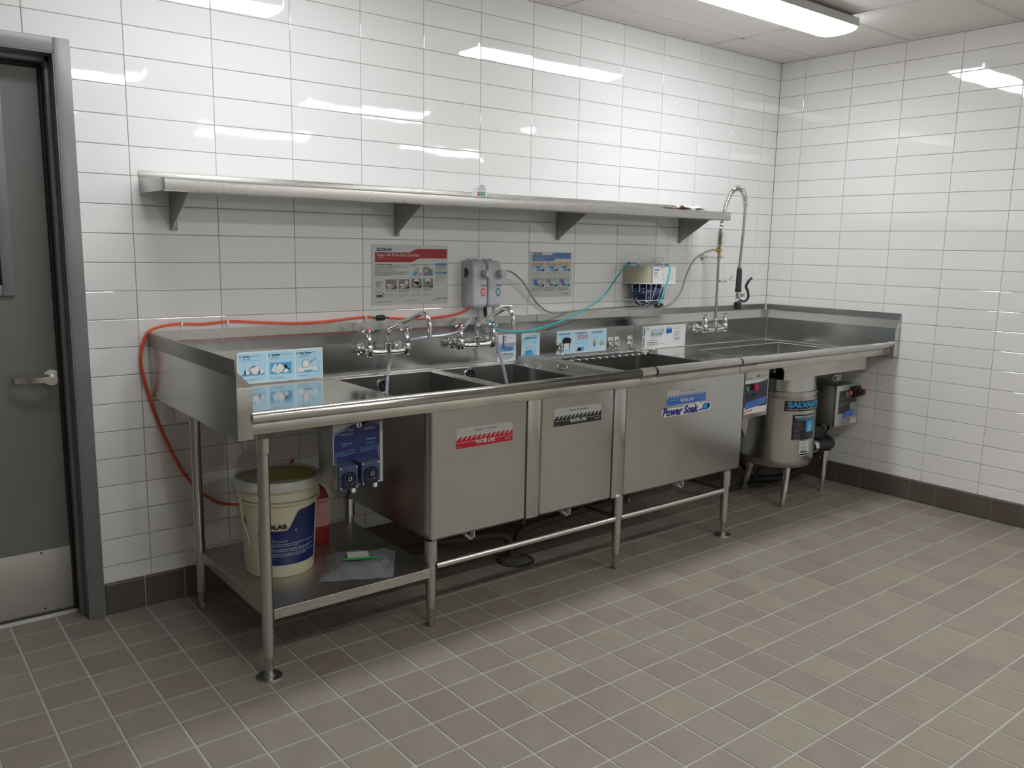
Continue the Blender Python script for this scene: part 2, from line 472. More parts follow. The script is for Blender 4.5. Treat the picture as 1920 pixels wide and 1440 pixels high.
def lay(parent, name, items, mat, t, bev, limit, stuffname):
    """items: (centre, w, h, u, v, n, tilt, rank). largest in the photo become parts, the rest one joined part"""
    items = sorted(items, key=lambda q: -q[7])
    rest = MB()
    for i, (c, w, h, u, v, n, tilt, rank) in enumerate(items):
        me = piece_mesh(name, w, h, t, bev, mat)
        M = Matrix((u, v, n)).transposed().to_4x4(); M.translation = c
        if tilt: M = M @ Matrix.Rotation(random.gauss(0, tilt), 4, 'X') @ Matrix.Rotation(random.gauss(0, tilt), 4, 'Y')
        if rank > 0 and i < limit:
            o = bpy.data.objects.new(name, me); COL.objects.link(o); o.parent = parent; o.matrix_local = M
        else:
            rest.add([M @ q.co for q in me.vertices], [list(p.vertices) for p in me.polygons])
    if rest.v:
        o = rest.build(stuffname, mat, parent, smooth=False, weld=False); o['kind'] = 'stuff'

X, Y, Z = Vector((1, 0, 0)), Vector((0, 1, 0)), Vector((0, 0, 1))
BASEH = 0.13
def wall_rects(a0, a1, a_start, pitch, holes):
    """clip the tile grid to the wall and around openings -> (a0,a1,z0,z1)"""
    out = []; i = math.floor((a0 - a_start) / pitch)
    while a_start + i * pitch < a1:
        u0, u1 = max(a0, a_start + i * pitch), min(a1, a_start + (i + 1) * pitch)
        for k in range(-5, 21):
            z1 = ZR - k * ROW; z0 = z1 - ROW
            z0, z1 = max(z0, BASEH), min(z1, CEIL)
            if z1 - z0 < .015 or u1 - u0 < .02: continue
            r = [(u0, u1, z0, z1)]
            for (hx0, hx1, hz) in holes:
                q = []
                for (p0, p1, q0, q1) in r:
                    if p1 <= hx0 or p0 >= hx1 or q0 >= hz: q.append((p0, p1, q0, q1)); continue
                    if p0 < hx0: q.append((p0, hx0, q0, q1))
                    if p1 > hx1: q.append((hx1, p1, q0, q1))
                    if q1 > hz: q.append((max(p0, hx0), min(p1, hx1), hz, q1))
                r = q
            out += [e for e in r if e[1] - e[0] > .012 and e[3] - e[2] > .012]
        i += 1
    return out

G = 0.0026
items = []
for (x0, x1, z0, z1) in wall_rects(XL, CX, 0.0, TW, [(DX0 - .02, DX1 + .02, DZ + .02)]):
    pts = [(x0, 0, z0), (x1, 0, z0), (x1, 0, z1), (x0, 0, z1)]
    rank = in_frame(pts)
    cx, cz = (x0 + x1) / 2, (z0 + z1) / 2
    if cx > 1.0 and cz < 0.85: rank *= 0.02      # behind the tanks
    items.append((Vector((cx, 0, cz)), x1 - x0 - G, z1 - z0 - G, X, Z, -Y, 0.0022, rank))
lay(wall_back, 'wall_tile', items, WALLT, 0.009, 0.0016, 300, 'wall_tiles_out_of_sight')
items = []
for (a0, a1, z0, z1) in wall_rects(0.0, -YJ, WO, TW, []):
    pts = [(CX, -a0, z0), (CX, -a1, z0), (CX, -a1, z1), (CX, -a0, z1)]
    items.append((Vector((CX, -(a0 + a1) / 2, (z0 + z1) / 2)), a1 - a0 - G, z1 - z0 - G, -Y, Z, -X, 0.0022, in_frame(pts)))
lay(wall_right, 'wall_tile', items, WALLT2, 0.009, 0.0016, 300, 'wall_tiles_out_of_sight')

# floor tiles
items = []
GF = 0.0085
for i in range(-27, 45):
    for j in range(-2, 46):
        x0 = FOX + i * FS; x1 = x0 + FS; y1 = FOY - j * FS; y0 = y1 - FS
        if x0 < XL or x1 > XR2 or y0 < YF: continue
        if j < 0 and not (x1 > DX0 and x0 < DX1): continue
        if x0 > CX and y1 > YJ: continue
        if y0 > 0.12: continue
        if j < 0: x0, x1 = max(x0, DX0 + .004), min(x1, DX1 - .004)
        pts = [(x0, y0, 0), (x1, y0, 0), (x1, y1, 0), (x0, y1, 0)]
        rank = in_frame(pts)
        items.append((Vector(((x0 + x1) / 2, (y0 + y1) / 2, random.uniform(-.0003, .0003))), x1 - x0 - GF, FS - GF, X, Y, Z, 0.0008, rank))
lay(floor, 'floor_tile', items, FLOORT, 0.01, 0.0012, 300, 'floor_tiles_beyond_count')

# cove base tiles
base_back = struct(MB().box(DX1 + .055, CX, -.0025, .002, 0, BASEH - .003).build('baseboard_back', GROUTF, smooth=False))
base_right = struct(MB().box(CX - .0025, CX + .002, YJ, -.01, 0, BASEH - .003).build('baseboard_right', GROUTF, smooth=False))
items = []
for i in range(-1, 27):
    x0 = max(FOX + i * FS, DX1 + .055); x1 = min(FOX + (i + 1) * FS, CX - .012)
    if x1 - x0 < .02: continue
    items.append((Vector(((x0 + x1) / 2, -.011, BASEH / 2 + .001)), x1 - x0 - .007, BASEH - .006, X, Z, -Y, 0.002, in_frame([(x0, -.01, 0), (x1, -.01, 0), (x1, -.01, .13), (x0, -.01, .13)])))
lay(base_back, 'base_tile', items, BASET, 0.012, 0.003, 300, 'base_tiles_out_of_sight')
items = []
for j in range(0, 17):
    y1 = FOY - j * FS; y0 = y1 - FS
    items.append((Vector((CX - .011, (y0 + y1) / 2, BASEH / 2 + .001)), FS - .007, BASEH - .006, -Y, Z, -X, 0.002, in_frame([(CX, y0, 0), (CX, y1, 0), (CX, y1, .13), (CX, y0, .13)])))
lay(base_right, 'base_tile', items, BASET, 0.012, 0.003, 300, 'base_tiles_out_of_sight')

# suspended ceiling: panels drop into a flat grid
items = []; grid = MB()
gx = [3.40 + 1.22 * i for i in range(-7, 4)]; gy = [-0.25 - .61 * j for j in range(-1, 13)]
for i in range(len(gx) - 1):
    for j in range(len(gy) - 1):
        x0, x1 = gx[i], min(gx[i + 1], XR2); y1, y0 = min(gy[j], 0), max(gy[j + 1], YF)
        if y1 > YJ: x1 = min(x1, CX)
        x0 = max(x0, XL)
        if x1 - x0 < .05 or y1 - y0 < .05: continue
        pts = [(x0, y0, CEIL), (x1, y0, CEIL), (x1, y1, CEIL), (x0, y1, CEIL)]
        items.append((Vector(((x0 + x1) / 2, (y0 + y1) / 2, CEIL + .004)), x1 - x0 - .014, y1 - y0 - .014, X, -Y, -Z, 0.0006, in_frame(pts, 60)))
lay(ceiling, 'ceiling_panel', items, CEILM, 0.008, 0.003, 300, 'ceiling_panels_out_of_sight')
for x in gx:
    if XL < x < XR2: grid.box(x - .010, x + .010, YF, 0 if x < CX else YJ, CEIL - .0005, CEIL + .012)
for y in gy:
    if YF < y < 0: grid.box(XL, XR2 if y < YJ else CX, y - .010, y + .010, CEIL - .0005, CEIL + .0115)
grid.box(XL, CX, -.018, -.001, CEIL - .001, CEIL + .012); grid.box(CX - .018, CX - .001, YJ, 0, CEIL - .001, CEIL + .012)
grid.build('ceiling_grid', GRIDM, ceiling, smooth=False)

# ---------------------------------------------------------------- door_1
d = bpy.data.objects.new('door_1', None); COL.objects.link(d); d.location = (-0.7, 0.1, 0); struct(d)
d['label'] = 'grey painted steel door with lever handle, kick plate and vision panel'
fr = MB()
for (a, b) in ((DX1 - .002, DX1 + .053), (DX0 - .053, DX0 + .002)):
    fr.box(a, b, -.02, .005, 0, DZ + .052, c=.002)
fr.box(DX0 + .0022, DX1 - .0022, -.02, .005, DZ, DZ + .052, c=.002)
# jamb returns and stops
fr.box(DX1 - .006, DX1 + .02, -.018, .21, 0, DZ); fr.box(DX0 - .02, DX0 + .006, -.018, .21, 0, DZ); fr.box(DX0, DX1, -.018, .21, DZ - .004, DZ + .02)
fr.box(DX1 - .022, DX1, .055, .118, 0, DZ - .003, c=.002); fr.box(DX0, DX0 + .022, .055, .118, 0, DZ - .003, c=.002); fr.box(DX0, DX1, .055, .118, DZ - .024, DZ, c=.002)
fr.build('door_frame', FRAMEP, d)
sl = MB(); sl.box(DX1 - .034, DX1 - .021, .105, .128, .02, DZ - .03, c=.003); sl.box(DX0 + .021, DX0 + .034, .105, .128, .02, DZ - .03, c=.003); sl.box(DX0 + .03, DX1 - .03, .105, .128, DZ - .037, DZ - .023, c=.003)
sl.build('door_seal', GASKET, d)
DY = .126
lf = MB()
wx0, wx1, wz0, wz1 = -.83, -.428, 1.317, 2.0   # vision panel opening
lf.box(DX0 + .006, wx0, DY, DY + .044, .015, DZ - .008); lf.box(wx1, DX1 - .010, DY, DY + .044, .015, DZ - .008)
lf.box(wx0, wx1, DY, DY + .044, .015, wz0); lf.box(wx0, wx1, DY, DY + .044, wz1, DZ - .008)
leaf = lf.build('door_leaf', DOORP, d)
wf = MB()
for (a, b, c1, c2) in ((wx0 + .0122, wx1 - .0122, wz0 - .03, wz0 + .012), (wx0 + .0122, wx1 - .0122, wz1 - .012, wz1 + .03), (wx0 - .03, wx0 + .012, wz0 - .03, wz1 + .03), (wx1 - .012, wx1 + .03, wz0 - .03, wz1 + .03)):
    wf.box(a, b, DY - .014, DY + .002, c1, c2, c=.004)
wfo = wf.build('vision_frame', FRAMEP, d)
MB().box(wx0, wx1, DY + .016, DY + .024, wz0, wz1).build('glass_pane', GLASS, wfo, smooth=False)
kp = MB(); kp.box(DX0 + .03, -.262, DY - .0025, DY, .022, .276, c=.0008); kpo = kp.build('kick_plate', KICK, d)
tag(kpo, 'pale brushed metal kick plate')
sc = MB()
for x in (-.272, -.378, -.54, -.70, -.86, -1.02, -1.11):
    for z in (.034, .268):
        sc.lathe([(0, -.0016), (.0035, -.001), (.0042, 0)], (x, DY - .0025, z), 'y', 10)
each(sc, 'screw', DARK, kpo)
th = MB(); th.prism([(.10, 0), (.112, .011), (.19, .011), (.20, 0)], 'x', DX0, DX1)
th.build('threshold', THRESH, d)
hd = MB()
HX, HZ = -.298, .968
hd.lathe([(.031, -.004), (.033, -.008), (.031, -.011), (.012, -.012), (.012, -.055)], (HX, DY + .004, HZ), 'y', 28)
esc = hd.build('lever_rose', CHROMED, d)
lv = MB()
path = smooth_path([(HX + .008, DY - .058, HZ), (HX - .03, DY - .060, HZ), (HX - .07, DY - .056, HZ), (HX - .105, DY - .044, HZ), (HX - .128, DY - .030, HZ), (HX - .132, DY - .016, HZ)], 4)
for i in range(len(path) - 1):
    a, b = path[i], path[i + 1]
for k in range(1):
    vs = []; fs = []
    for i, p in enumerate(path):
        t = (path[min(i + 1, len(path) - 1)] - path[max(i - 1, 0)]).normalized(); nn = Vector((t.y, -t.x, 0)); hh = .0105; tt = .004
        for (q, r) in ((-tt, -hh), (tt, -hh), (tt, hh), (-tt, hh)): vs.append(p + nn * q + Z * r)
    for i in range(len(path) - 1):
        for k2 in range(4): fs.append((4 * i + k2, 4 * i + (k2 + 1) % 4, 4 * i + 4 + (k2 + 1) % 4, 4 * i + 4 + k2))
    fs += [(0, 1, 2, 3), tuple(4 * (len(path) - 1) + q for q in (3, 2, 1, 0))]
    lv.add(vs, fs)
lv.build('lever_handle', CHROMED, d)

# ================================================================ CEILING LIGHTS
def ceiling_light(x0, y, label, lens, group=None):
    L = 1.22; z1 = CEIL - .001
    t = thing('ceiling_light', (x0 + L / 2, y, CEIL), label, 'light', group)
    h = MB()
    h.prism([(y - .075, z1), (y - .114, z1 - .022), (y - .114, z1 - .062), (y - .1115, z1 - .062), (y - .1115, z1 - .034), (y + .1115, z1 - .034), (y + .1115, z1 - .062), (y + .114, z1 - .062), (y + .114, z1 - .022), (y + .075, z1)], 'x', x0 + .012, x0 + L - .012)
    h.build('housing', HOUSING, t)
    # wraparound lens: rounded section, swept and closed at both ends
    sec = [(-.110, -.034), (-.1108, -.062), (-.108, -.071), (-.096, -.080), (-.070, -.087), (-.035, -.090), (0, -.091), (.035, -.090), (.070, -.087), (.096, -.080), (.108, -.071), (.1108, -.062), (.110, -.034)]
    le = MB(); rings = [(x0 + .002, .80), (x0 + .008, .90), (x0 + .020, .97), (x0 + .045, 1.0), (x0 + L - .045, 1.0), (x0 + L - .020, .97), (x0 + L - .008, .90), (x0 + L - .002, .80)]
    vs = []; fs = []; n = len(sec)
    for (x, k) in rings:
        for (a, b) in sec: vs.append((x, y + a * (.5 + .5 * k), z1 - .034 + (b + .034) * k))
    for i in range(len(rings) - 1):
        for j in range(n - 1): fs.append((i * n + j, i * n + j + 1, (i + 1) * n + j + 1, (i + 1) * n + j))
    fs.append(tuple(range(n))); fs.append(tuple(range((len(rings) - 1) * n, len(rings) * n)))
    le.add(vs, fs); le.build('lens', lens, t)
    e = MB()
    for s_, xa in ((-1, x0), (1, x0 + L)):
        e.box(xa - .003 * (s_ > 0) - .0, xa + .003 * (s_ < 0), y - .108, y + .108, z1 - .056, z1 - .006)
    each(e, 'end_cap', HOUSING, t)
    return t
ceiling_light(2.20, -.865, 'lit wraparound ceiling light above the long sink, near the right corner', LENS)
ceiling_light(-.245, -.865, 'lit wraparound ceiling light above the left drainboard, seen as reflection in tiles', LENS)
GL = 'ceiling lights in the room behind the photographer'
proto = ceiling_light(2.20, -3.30, 'lit wraparound ceiling light in the room behind the photographer', LENSR, GL)
for (x0, y) in ((-.245, -3.30), (4.65, -3.30), (-.245, -5.74), (2.20, -5.74), (4.65, -5.74)):
    c = copy_tree(proto); c.location = (x0 + .61, y, CEIL)

# ================================================================ LONG SINK
LX = 0.034
sink = thing('compartment_sink', (1.4, -.5, 0), 'long stainless three compartment sink with left drainboard, standing along white tiled wall', 'sink')
YR = -.945
PROF = [(-.003, .88), (-.003, 1.140), (-.0065, 1.140), (-.0075, 1.102), (-.060, 1.053), (-.060, .88)]
bs = MB(); bs.prism(PROF, 'x', LX + .004, 2.775, STEEL); bs.build('backsplash', None, sink, angle=20)
# bright seams of the splash: small rolled creases
sm_ = MB()
for x in (.945, 2.06):
    sm_.box(x - .0012, x + .0012, -.0135, -.0115, 1.10, 1.139)
each(sm_, 'splash_seam', STEELR, sink)
es = MB(); es.prism([(LX, .88), (LX, 1.140), (LX + .004, 1.140), (LX + .005, 1.100), (LX + .050, 1.052), (LX + .050, .88)], 'y', -.955, -.003, STEEL)
eso = es.build('end_splash', None, sink, angle=20)
fl = MB(); fl.box(LX - .0035, LX, -.954, -.004, 1.082, 1.140, c=.001); fl.build('flange_strip', STEELV, eso)
# drying board and ledges
dk = MB()
ZD = .900
dk.box(LX + .05, .80, -.915, -.058, ZD - .003, ZD)
dk.box(.80, 2.775, -.120, -.058, ZD - .003, ZD); dk.box(.80, 2.775, -.915, -.862, ZD - .003, ZD)
dk.box(1.306, 1.324, -.865, -.118, ZD - .003, ZD); dk.box(1.812, 1.902, -.865, -.118, ZD - .003, ZD)
dko = dk.build('drainboard', STEELD, sink, smooth=False)
cr = MB(); cr.tube([(.795, -.122, ZD), (2.765, -.122, ZD)], .0035, 8); cr.tube([(LX + .05, -.0615, ZD + .001), (2.77, -.0615, ZD + .001)], .0025, 8)
cr.build('rolled_crease', STEELR, dko)
# front rim: inner upstand, roll, apron channel
def rim_profile(r=.021, cy=YR, cz=.948):
    p = [(-.905, ZD), (-.906, .925)]
    p += [(cy + r * math.cos(a), cz + r * math.sin(a)) for a in [math.radians(q) for q in (10, 40, 65, 90, 115, 140, 165, 190, 215, 240)]]
    p += [(-.948, .926), (-.948, .893), (-.9445, .893), (-.9445, .9), (-.93, .9)]
    return p
rm = MB(); rm.prism(rim_profile(), 'x', LX + .048, 1.975, STEELR); rm.prism(rim_profile(), 'x', 1.975, 2.61, STEELR)
rmo = rm.build('front_rim', None, sink, angle=30)
ap = MB(); ap.box(LX + .05, 2.61, -.9515, -.947, .893, .927, c=.001)
ap.build('apron', DIRTY, rmo)
# sleeve over the rim and joint gaps
def sleeve(x0, x1, mat, parent, name='rim_sleeve'):
    s_ = MB(); r = .0245
    p = [(-.903, ZD + .002), (-.903, .93)] + [(YR + r * math.cos(a), .948 + r * math.sin(a)) for a in [math.radians(q) for q in (20, 55, 90, 125, 160, 195)]] + [(-.9535, .925), (-.9535, .921), (-.93, .921)]
    s_.prism(p, 'x', x0, x1); return s_.build(name, mat, parent, angle=30)
sleeve(1.985, 2.600, SHELFM, sink); sleeve(1.88, 1.968, STEELR, sink)
gp = MB()
for (a, b) in ((1.970, 1.984), (2.601, 2.612)):
    p = [(-.905, ZD + .001)] + [(YR + .0222 * math.cos(q_), .948 + .0222 * math.sin(q_)) for q_ in [math.radians(q) for q in (10, 50, 90, 130, 170, 210)]] + [(-.93, .915)]
    gp.prism(p, 'x', a, b)
each(gp, 'joint_gap', BLACK, sink)
en = MB(); en.ball((LX + .052, YR, .948), .021, 12, sc=(.3, 1, 1)); en.build('rim_end', STEELR, rmo)
# vertical return of the end splash
rt = MB(); rt.box(LX, LX + .051, -.9565, -.9535, .882, 1.05, c=.001); rt.prism([(LX, 1.05), (LX + .051, 1.05), (LX + .010, 1.092), (LX, 1.10)], 'y', -.9565, -.9535); rt.build('end_return', STEEL, sink)

def rrect(x0, x1, y0, y1, r, n=4):
    pts = []
    for (cx, cy, a) in ((x1 - r, y1 - r, 0), (x0 + r, y1 - r, 90), (x0 + r, y0 + r, 180), (x1 - r, y0 + r, 270)):
        for i in range(n + 1):
            q = math.radians(a + 90 * i / n); pts.append((cx + r * math.cos(q), cy + r * math.sin(q)))
    return pts
def tank(x0, x1, ix0, ix1, zb=.355):
    t = MB(); o = rrect(x0, x1, -.872, -.112, .012); i_ = rrect(ix0, ix1, -.862, -.122, .022)
    n = len(o)
    lo = rrect(x0 + .01, x1 - .01, -.862, -.122, .01)
    li = rrect(ix0 + .012, ix1 - .012, -.85, -.134, .02)
    vs = [(p[0], p[1], ZD - .004) for p in o] + [(p[0], p[1], zb + .010) for p in o] + [(p[0], p[1], zb) for p in lo]
    fs = []
    for a in (0, 1): fs += [(a * n + k, a * n + (k + 1) % n, (a + 1) * n + (k + 1) % n, (a + 1) * n + k) for k in range(n)]
    fs.append(tuple(range(2 * n, 3 * n)))
    t.add(vs, fs, STEEL)
    vs = [(p[0], p[1], ZD) for p in i_] + [(p[0], p[1], zb + .025) for p in i_] + [(p[0], p[1], zb + .013) for p in li]
    fs = []
    for a in (0, 1): fs += [(a * n + k, (a + 1) * n + k, (a + 1) * n + (k + 1) % n, a * n + (k + 1) % n) for k in range(n)]
    fs.append(tuple(range(2 * n, 3 * n))[::-1])
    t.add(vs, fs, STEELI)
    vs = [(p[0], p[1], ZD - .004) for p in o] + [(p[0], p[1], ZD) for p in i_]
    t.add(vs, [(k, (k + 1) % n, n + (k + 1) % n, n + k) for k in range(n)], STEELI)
    return t
t1 = tank(.812, 1.290, .800, 1.306); t2 = tank(1.368, 1.802, 1.324, 1.812); t3 = tank(1.884, 2.770, 1.902, 2.752)
TK = []
for t, nm in ((t1, 'left'), (t2, 'middle'), (t3, 'right')):
    o = t.build('tank', None, sink, angle=30); TK.append(o)
tag(TK[2], 'wide wash tank at the right of the sink')
st = MB(); st.box(1.293, 1.364, -.8700, -.115, .356, .894, c=.002); st.box(1.805, 1.880, -.8700, -.115, .356, .894, c=.002)
st.box(1.2925, 1.300, -.8735, -.868, .358, .892, c=.0015); st.box(1.8035, 1.811, -.8735, -.868, .358, .892, c=.0015)
each(st, 'filler_strip', STEEL, sink)
fl2 = MB(); fl2.box(.812, 2.775, -.947, -.868, .889, .8935); fl2.build('underside_flange', STEELV, sink)
# overflow plates on the back wall of two tanks
for (x, z) in ((1.03, .850), (1.527, .860)):
    o_ = MB(); o_.lathe([(.033, 0), (.034, -.004), (.031, -.009), (.026, -.008), (.026, 0)], (x, -.1225, z), 'y', 28, cap=False)
    oo = o_.build('overflow_plate', CHROME, sink)
    q_ = MB(); q_.lathe([(.0262, -.004), (.0, -.0045)], (x, -.1225, z), 'y', 24, BLACK)
    for k in range(6):
        a = 2 * PI * k / 6
        q_.lathe([(.0045, -.0048), (.0035, -.0056), (0, -.0056)], (x + .016 * math.cos(a), -.1225, z + .016 * math.sin(a)), 'y', 8, DARK)
    q_.lathe([(.005, -.005), (.003, -.008), (0, -.008)], (x, -.1225, z), 'y', 10, CHROME)
    q_.build('overflow_grate', None, oo)
# raised cover over the wall between the middle and right tank
cv = MB()
cv.prism([(1.813, ZD + .0005), (1.862, .937), (1.927, .942), (1.940, .902), (1.935, ZD + .0005)], 'y', -.872, -.112)
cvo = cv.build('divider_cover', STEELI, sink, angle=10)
hn = MB()
def on_cover(t, y): return (1.813 + .049 * t, y, ZD + .037 * t)
ring = []
for k in range(20):
    a = 2 * PI * k / 20; t = .55 + .28 * math.sin(a); p = on_cover(t, -.47 + .035 * math.cos(a)); ring.append((p[0] - .003, p[1], p[2] + .003))
hn.tube(ring, .0022, 6, closed=True)
hn.build('grip_ring', CHROME, cvo)
cp = MB()
for y in (-.215, -.30):
    p = on_cover(.12, y); cp.prism([(1.806, .885), (1.812, .8995), (1.835, .919), (1.830, .922), (1.808, .903), (1.803, .886)], 'y', y - .012, y + .012)
each(cp, 'cover_clip', STEELR, cvo)
# wire guard at the back of the right tank
wg = MB()
for k in range(15):
    x = 1.985 + k * .052
    wg.tube([(x, -.125, ZD + .008), (x + .002, -.205, ZD + .006), (x + .003, -.216, ZD - .002), (x + .003, -.219, .60)], .0028, 6)
wg.tube([(1.96, -.128, ZD + .005), (2.745, -.128, ZD + .005)], .0032, 6); wg.tube([(1.96, -.200, ZD + .001), (2.745, -.200, ZD + .001)], .0032, 6)
wgo = wg.build('wire_guard', CHROMED, sink)
tag(wgo, 'wire guard at the back of the right tank')
# spring clips on the splash
for x in (2.175, 2.575, 2.625, 2.735):
    c_ = MB(); c_.box(x - .022, x + .022, -.0665 if x < 2.3 else -.0635, -.0632 if x < 2.3 else -.0602, .930, .992, c=.001)
    zz = [(x + .012, -.070, .985), (x + .004, -.074, .972), (x + .014, -.074, .962), (x + .004, -.076, .950), (x + .014, -.080, .94)]
    c_.tube(zz, .0028, 6)
    c_.tube([(x + .012 + .011 * math.cos(a), -.080, .930 + .013 * math.sin(a)) for a in [2 * PI * k / 12 for k in range(12)]], .0025, 6, closed=True)
    c_.tube([(x + .012, -.064, .94), (x + .012, -.080, .942)], .003, 6)
    c_.build('spring_clip', CHROME, sink)
# legs
def leg(parent, x, y, ztop, flange=False, zc=None, r=.0205):
    l = MB(); l.lathe([(r * 1.28, ztop), (r * 1.28, ztop - .085), (r * 1.02, ztop - .088), (r, ztop - .095), (r, .075), (r * .80, .070), (r * .72, .058), (r * .72, .010)], (x, y, 0), 'z', 20)
    o = l.build('leg', STEEL, parent)
    f_ = MB()
    if flange: f_.lathe([(.0, .014), (.018, .014), (.020, .007), (.044, .006), (.046, .0)], (x, y, 0), 'z', 28)
    else: f_.lathe([(r * .70, .03), (r * .78, .022), (r * .78, .004), (r * .6, 0)], (x, y, 0), 'z', 20)
    f_.build('foot', STEELV, o)
    return o
leg(sink, .150, -.862, .893, True); leg(sink, .826, -.852, .358); leg(sink, 1.862, -.858, .358); leg(sink, 2.672, -.858, .358, True)
leg(sink, .150, -.165, .893); leg(sink, .826, -.165, .358); leg(sink, 1.862, -.165, .358); leg(sink, 2.672, -.165, .358)
rl = MB()
for (a, b) in ((.846, 1.842), (1.882, 2.652)):
    rl.tube([(a, -.857, .248), (b, -.857, .248)], .0145, 14)
each(rl, 'front_rail', STEELR, sink)
rl = MB()
for x in (1.862, 2.672): rl.tube([(x, -.84, .248), (x, -.18, .248)], .0145, 12)
each(rl, 'side_rail', STEEL, sink)
# undershelf
us = MB(); us.box(.150, .826, -.872, -.158, .244, .250); us.box(.168, .808, -.876, -.870, .212, .2505, c=.0015)
us.box(.147, .153, -.846, -.18, .212, .2505, c=.0015); us.box(.823, .829, -.83, -.18, .212, .2505, c=.001)
uso = us.build('undershelf', DIRTY, sink, smooth=False)
gs = MB()
for x in (.150, .55): gs.prism([(-.94, .893), (-.80, .893), (-.83, .86), (-.89, .86)], 'x', x - .022, x + .022)
each(gs, 'leg_gusset', STEELV, sink)
# white drain brackets under the tanks
for (x, s_) in ((1.060, 1), (1.600, 1), (2.385, 1)):
    q_ = MB(); q_.prism([(x - .028, .356), (x - .024, .356), (x - .024, .322), (x - .004, .300), (x + .018, .305), (x + .018, .301), (x - .006, .295), (x - .028, .318)], 'y', -.80, -.765)
    q_.box(x + .014, x + .018, -.80, -.772, .303, .356); q_.build('drain_bracket', WHITE, sink)
# drain outlets beneath
dr = MB()
for x in (1.06, 1.60, 2.38):
    dr.lathe([(.045, .356), (.045, .33), (.025, .31), (.022, .20)], (x, -.45, 0), 'z', 16)
dr.tube(smooth_path([(1.06, -.45, .22), (1.12, -.45, .17), (1.40, -.46, .14), (1.50, -.48, .12), (1.52, -.49, .03)], 4), .022, 12)
dr.tube(smooth_path([(2.38, -.45, .22), (2.3, -.45, .17), (1.72, -.46, .14), (1.58, -.48, .12), (1.55, -.49, .03)], 4), .022, 12)
dro = dr.build('drain_pipe', COPPER, sink)
# side data plate on left tank
pl = MB(); pl.box(.8105, .812, -.858, -.780, .372, .462); plo = pl.build('rating_plate', I_LG, sink, smooth=False)
P = Print(lambda u, v, h: (.8105 - h, -.858 + u, .372 + v))
P.fine(.01, .08, .07, 4, .006, I_GR); P.fine(.01, .05, .07, 2, .006, I_GR)
for u, v in ((.012, .012), (.066, .012), (.012, .078), (.066, .078)): P.disc(u, v, .004, I_K, 2, n=10)
P.rect(.010, .020, .024, .034, I_K, 2); P.disc(.04, .024, .007, I_GR, 2); P.done(plo)

# WATER LINE decals
def wave_decal(x0, z0, wd, h, ink_, top, label):
    dY = -.8725
    b = MB(); b.box(x0, x0 + wd, dY - .0006, dY + .0004, z0, z0 + h, I_SIL); bo = b.build('water_line_sticker', None, sink, smooth=False)
    tag(bo, label)
    P = Print(wallF(x0, z0, dY - .0006))
    hb = h * .50
    P.rect(0, 0, wd, hb * .62, ink_, 1)
    n = 12; s = wd / n
    for k in range(n):
        u = k * s; w0 = hb * .60; w1 = hb * 1.16
        q = w1 - w0; k_ = lambda a, b_: (min(wd, u + s * a), w0 + q * b_)
        P.poly([k_(0, 0), k_(1.0, 0), k_(1.0, .30), k_(.98, .38), k_(.97, .52), k_(1.01, .64), k_(1.08, .72), k_(1.18, .76), k_(1.22, .85), k_(1.10, .98), k_(.94, 1.0), k_(.74, .93), k_(.54, .80), k_(.38, .62), k_(.22, .45), k_(.10, .35), k_(0, .30)], ink_, 1)
    P.rect(.002, hb * .57, wd * .33, hb * .60, I_W, 2); P.rect(wd * .68, hb * .57, wd - .002, hb * .60, I_W, 2)
    P.text('WATER LINE', wd * .5, hb * .27, h * .20, I_W, w=wd * .34, center=True, bold=.02)
    P.fine(wd * .86, hb * .40, wd * .97, 3, .0028, I_LG); P.fine(.006, hb * .15, wd * .14, 1, .003, I_LG)
    P.text(top[0], wd * .47 - wd * .155, h * .80, h * .062, ink_, w=wd * .13, bold=.01); P.text(top[1], wd * .53, h * .80, h * .062, ink_, w=wd * .17, bold=.01)
    P.rect(wd * .488, h * .785, wd * .498, h * .875, I_K, 2)
    P.done(bo)
wave_decal(.929, .714, .282, .080, I_RED, ('SANITIZE', 'DESINFECTAR'), 'red and silver wave water line sticker on the left tank')
wave_decal(1.436, .741, .283, .078, I_K, ('RINSE', 'ENJUAGUE'), 'black and silver wave water line sticker on the middle tank')
wave_decal(2.158, .758, .290, .077, I_BLUE, ('WASH', 'LAVAR'), 'blue and silver wave water line sticker on the right tank')
dY = -.8735
b = MB(); b.prism([(2.122, .703), (2.30, .703), (2.405, .706), (2.47, .706), (2.49, .713), (2.495, .728), (2.488, .744), (2.47, .750), (2.43, .750), (2.41, .742), (2.395, .7565), (2.375, .757), (2.365, .745), (2.33, .748), (2.29, .748), (2.275, .742), (2.18, .744), (2.13, .744)], 'y', dY - .0006, dY + .001, I_W)
bo = b.build('logo_sticker', None, sink, smooth=False); tag(bo, 'white sticker with bold navy lettering and blue wave')
P = Print(wallF(2.120, .700, dY - .0006))
P.text('Power Soak', .007, .0085, .038, I_PURP, w=.270, bold=.05, shear=.28)
P.poly([(.268, .011), (.345, .011), (.362, .020), (.368, .030), (.362, .041), (.345, .045), (.318, .044), (.306, .036), (.31, .024), (.29, .018), (.268, .016)], I_BLUE, 4)
for k in range(3): P.poly([(.312 + k * .014, .020), (.322 + k * .014, .018), (.330 + k * .014, .030), (.326 + k * .014, .040), (.316 + k * .014, .040), (.318 + k * .014, .030)], I_CYAN, 5)
P.disc(.352, .030, .012, I_CYAN, 5); P.done(bo)

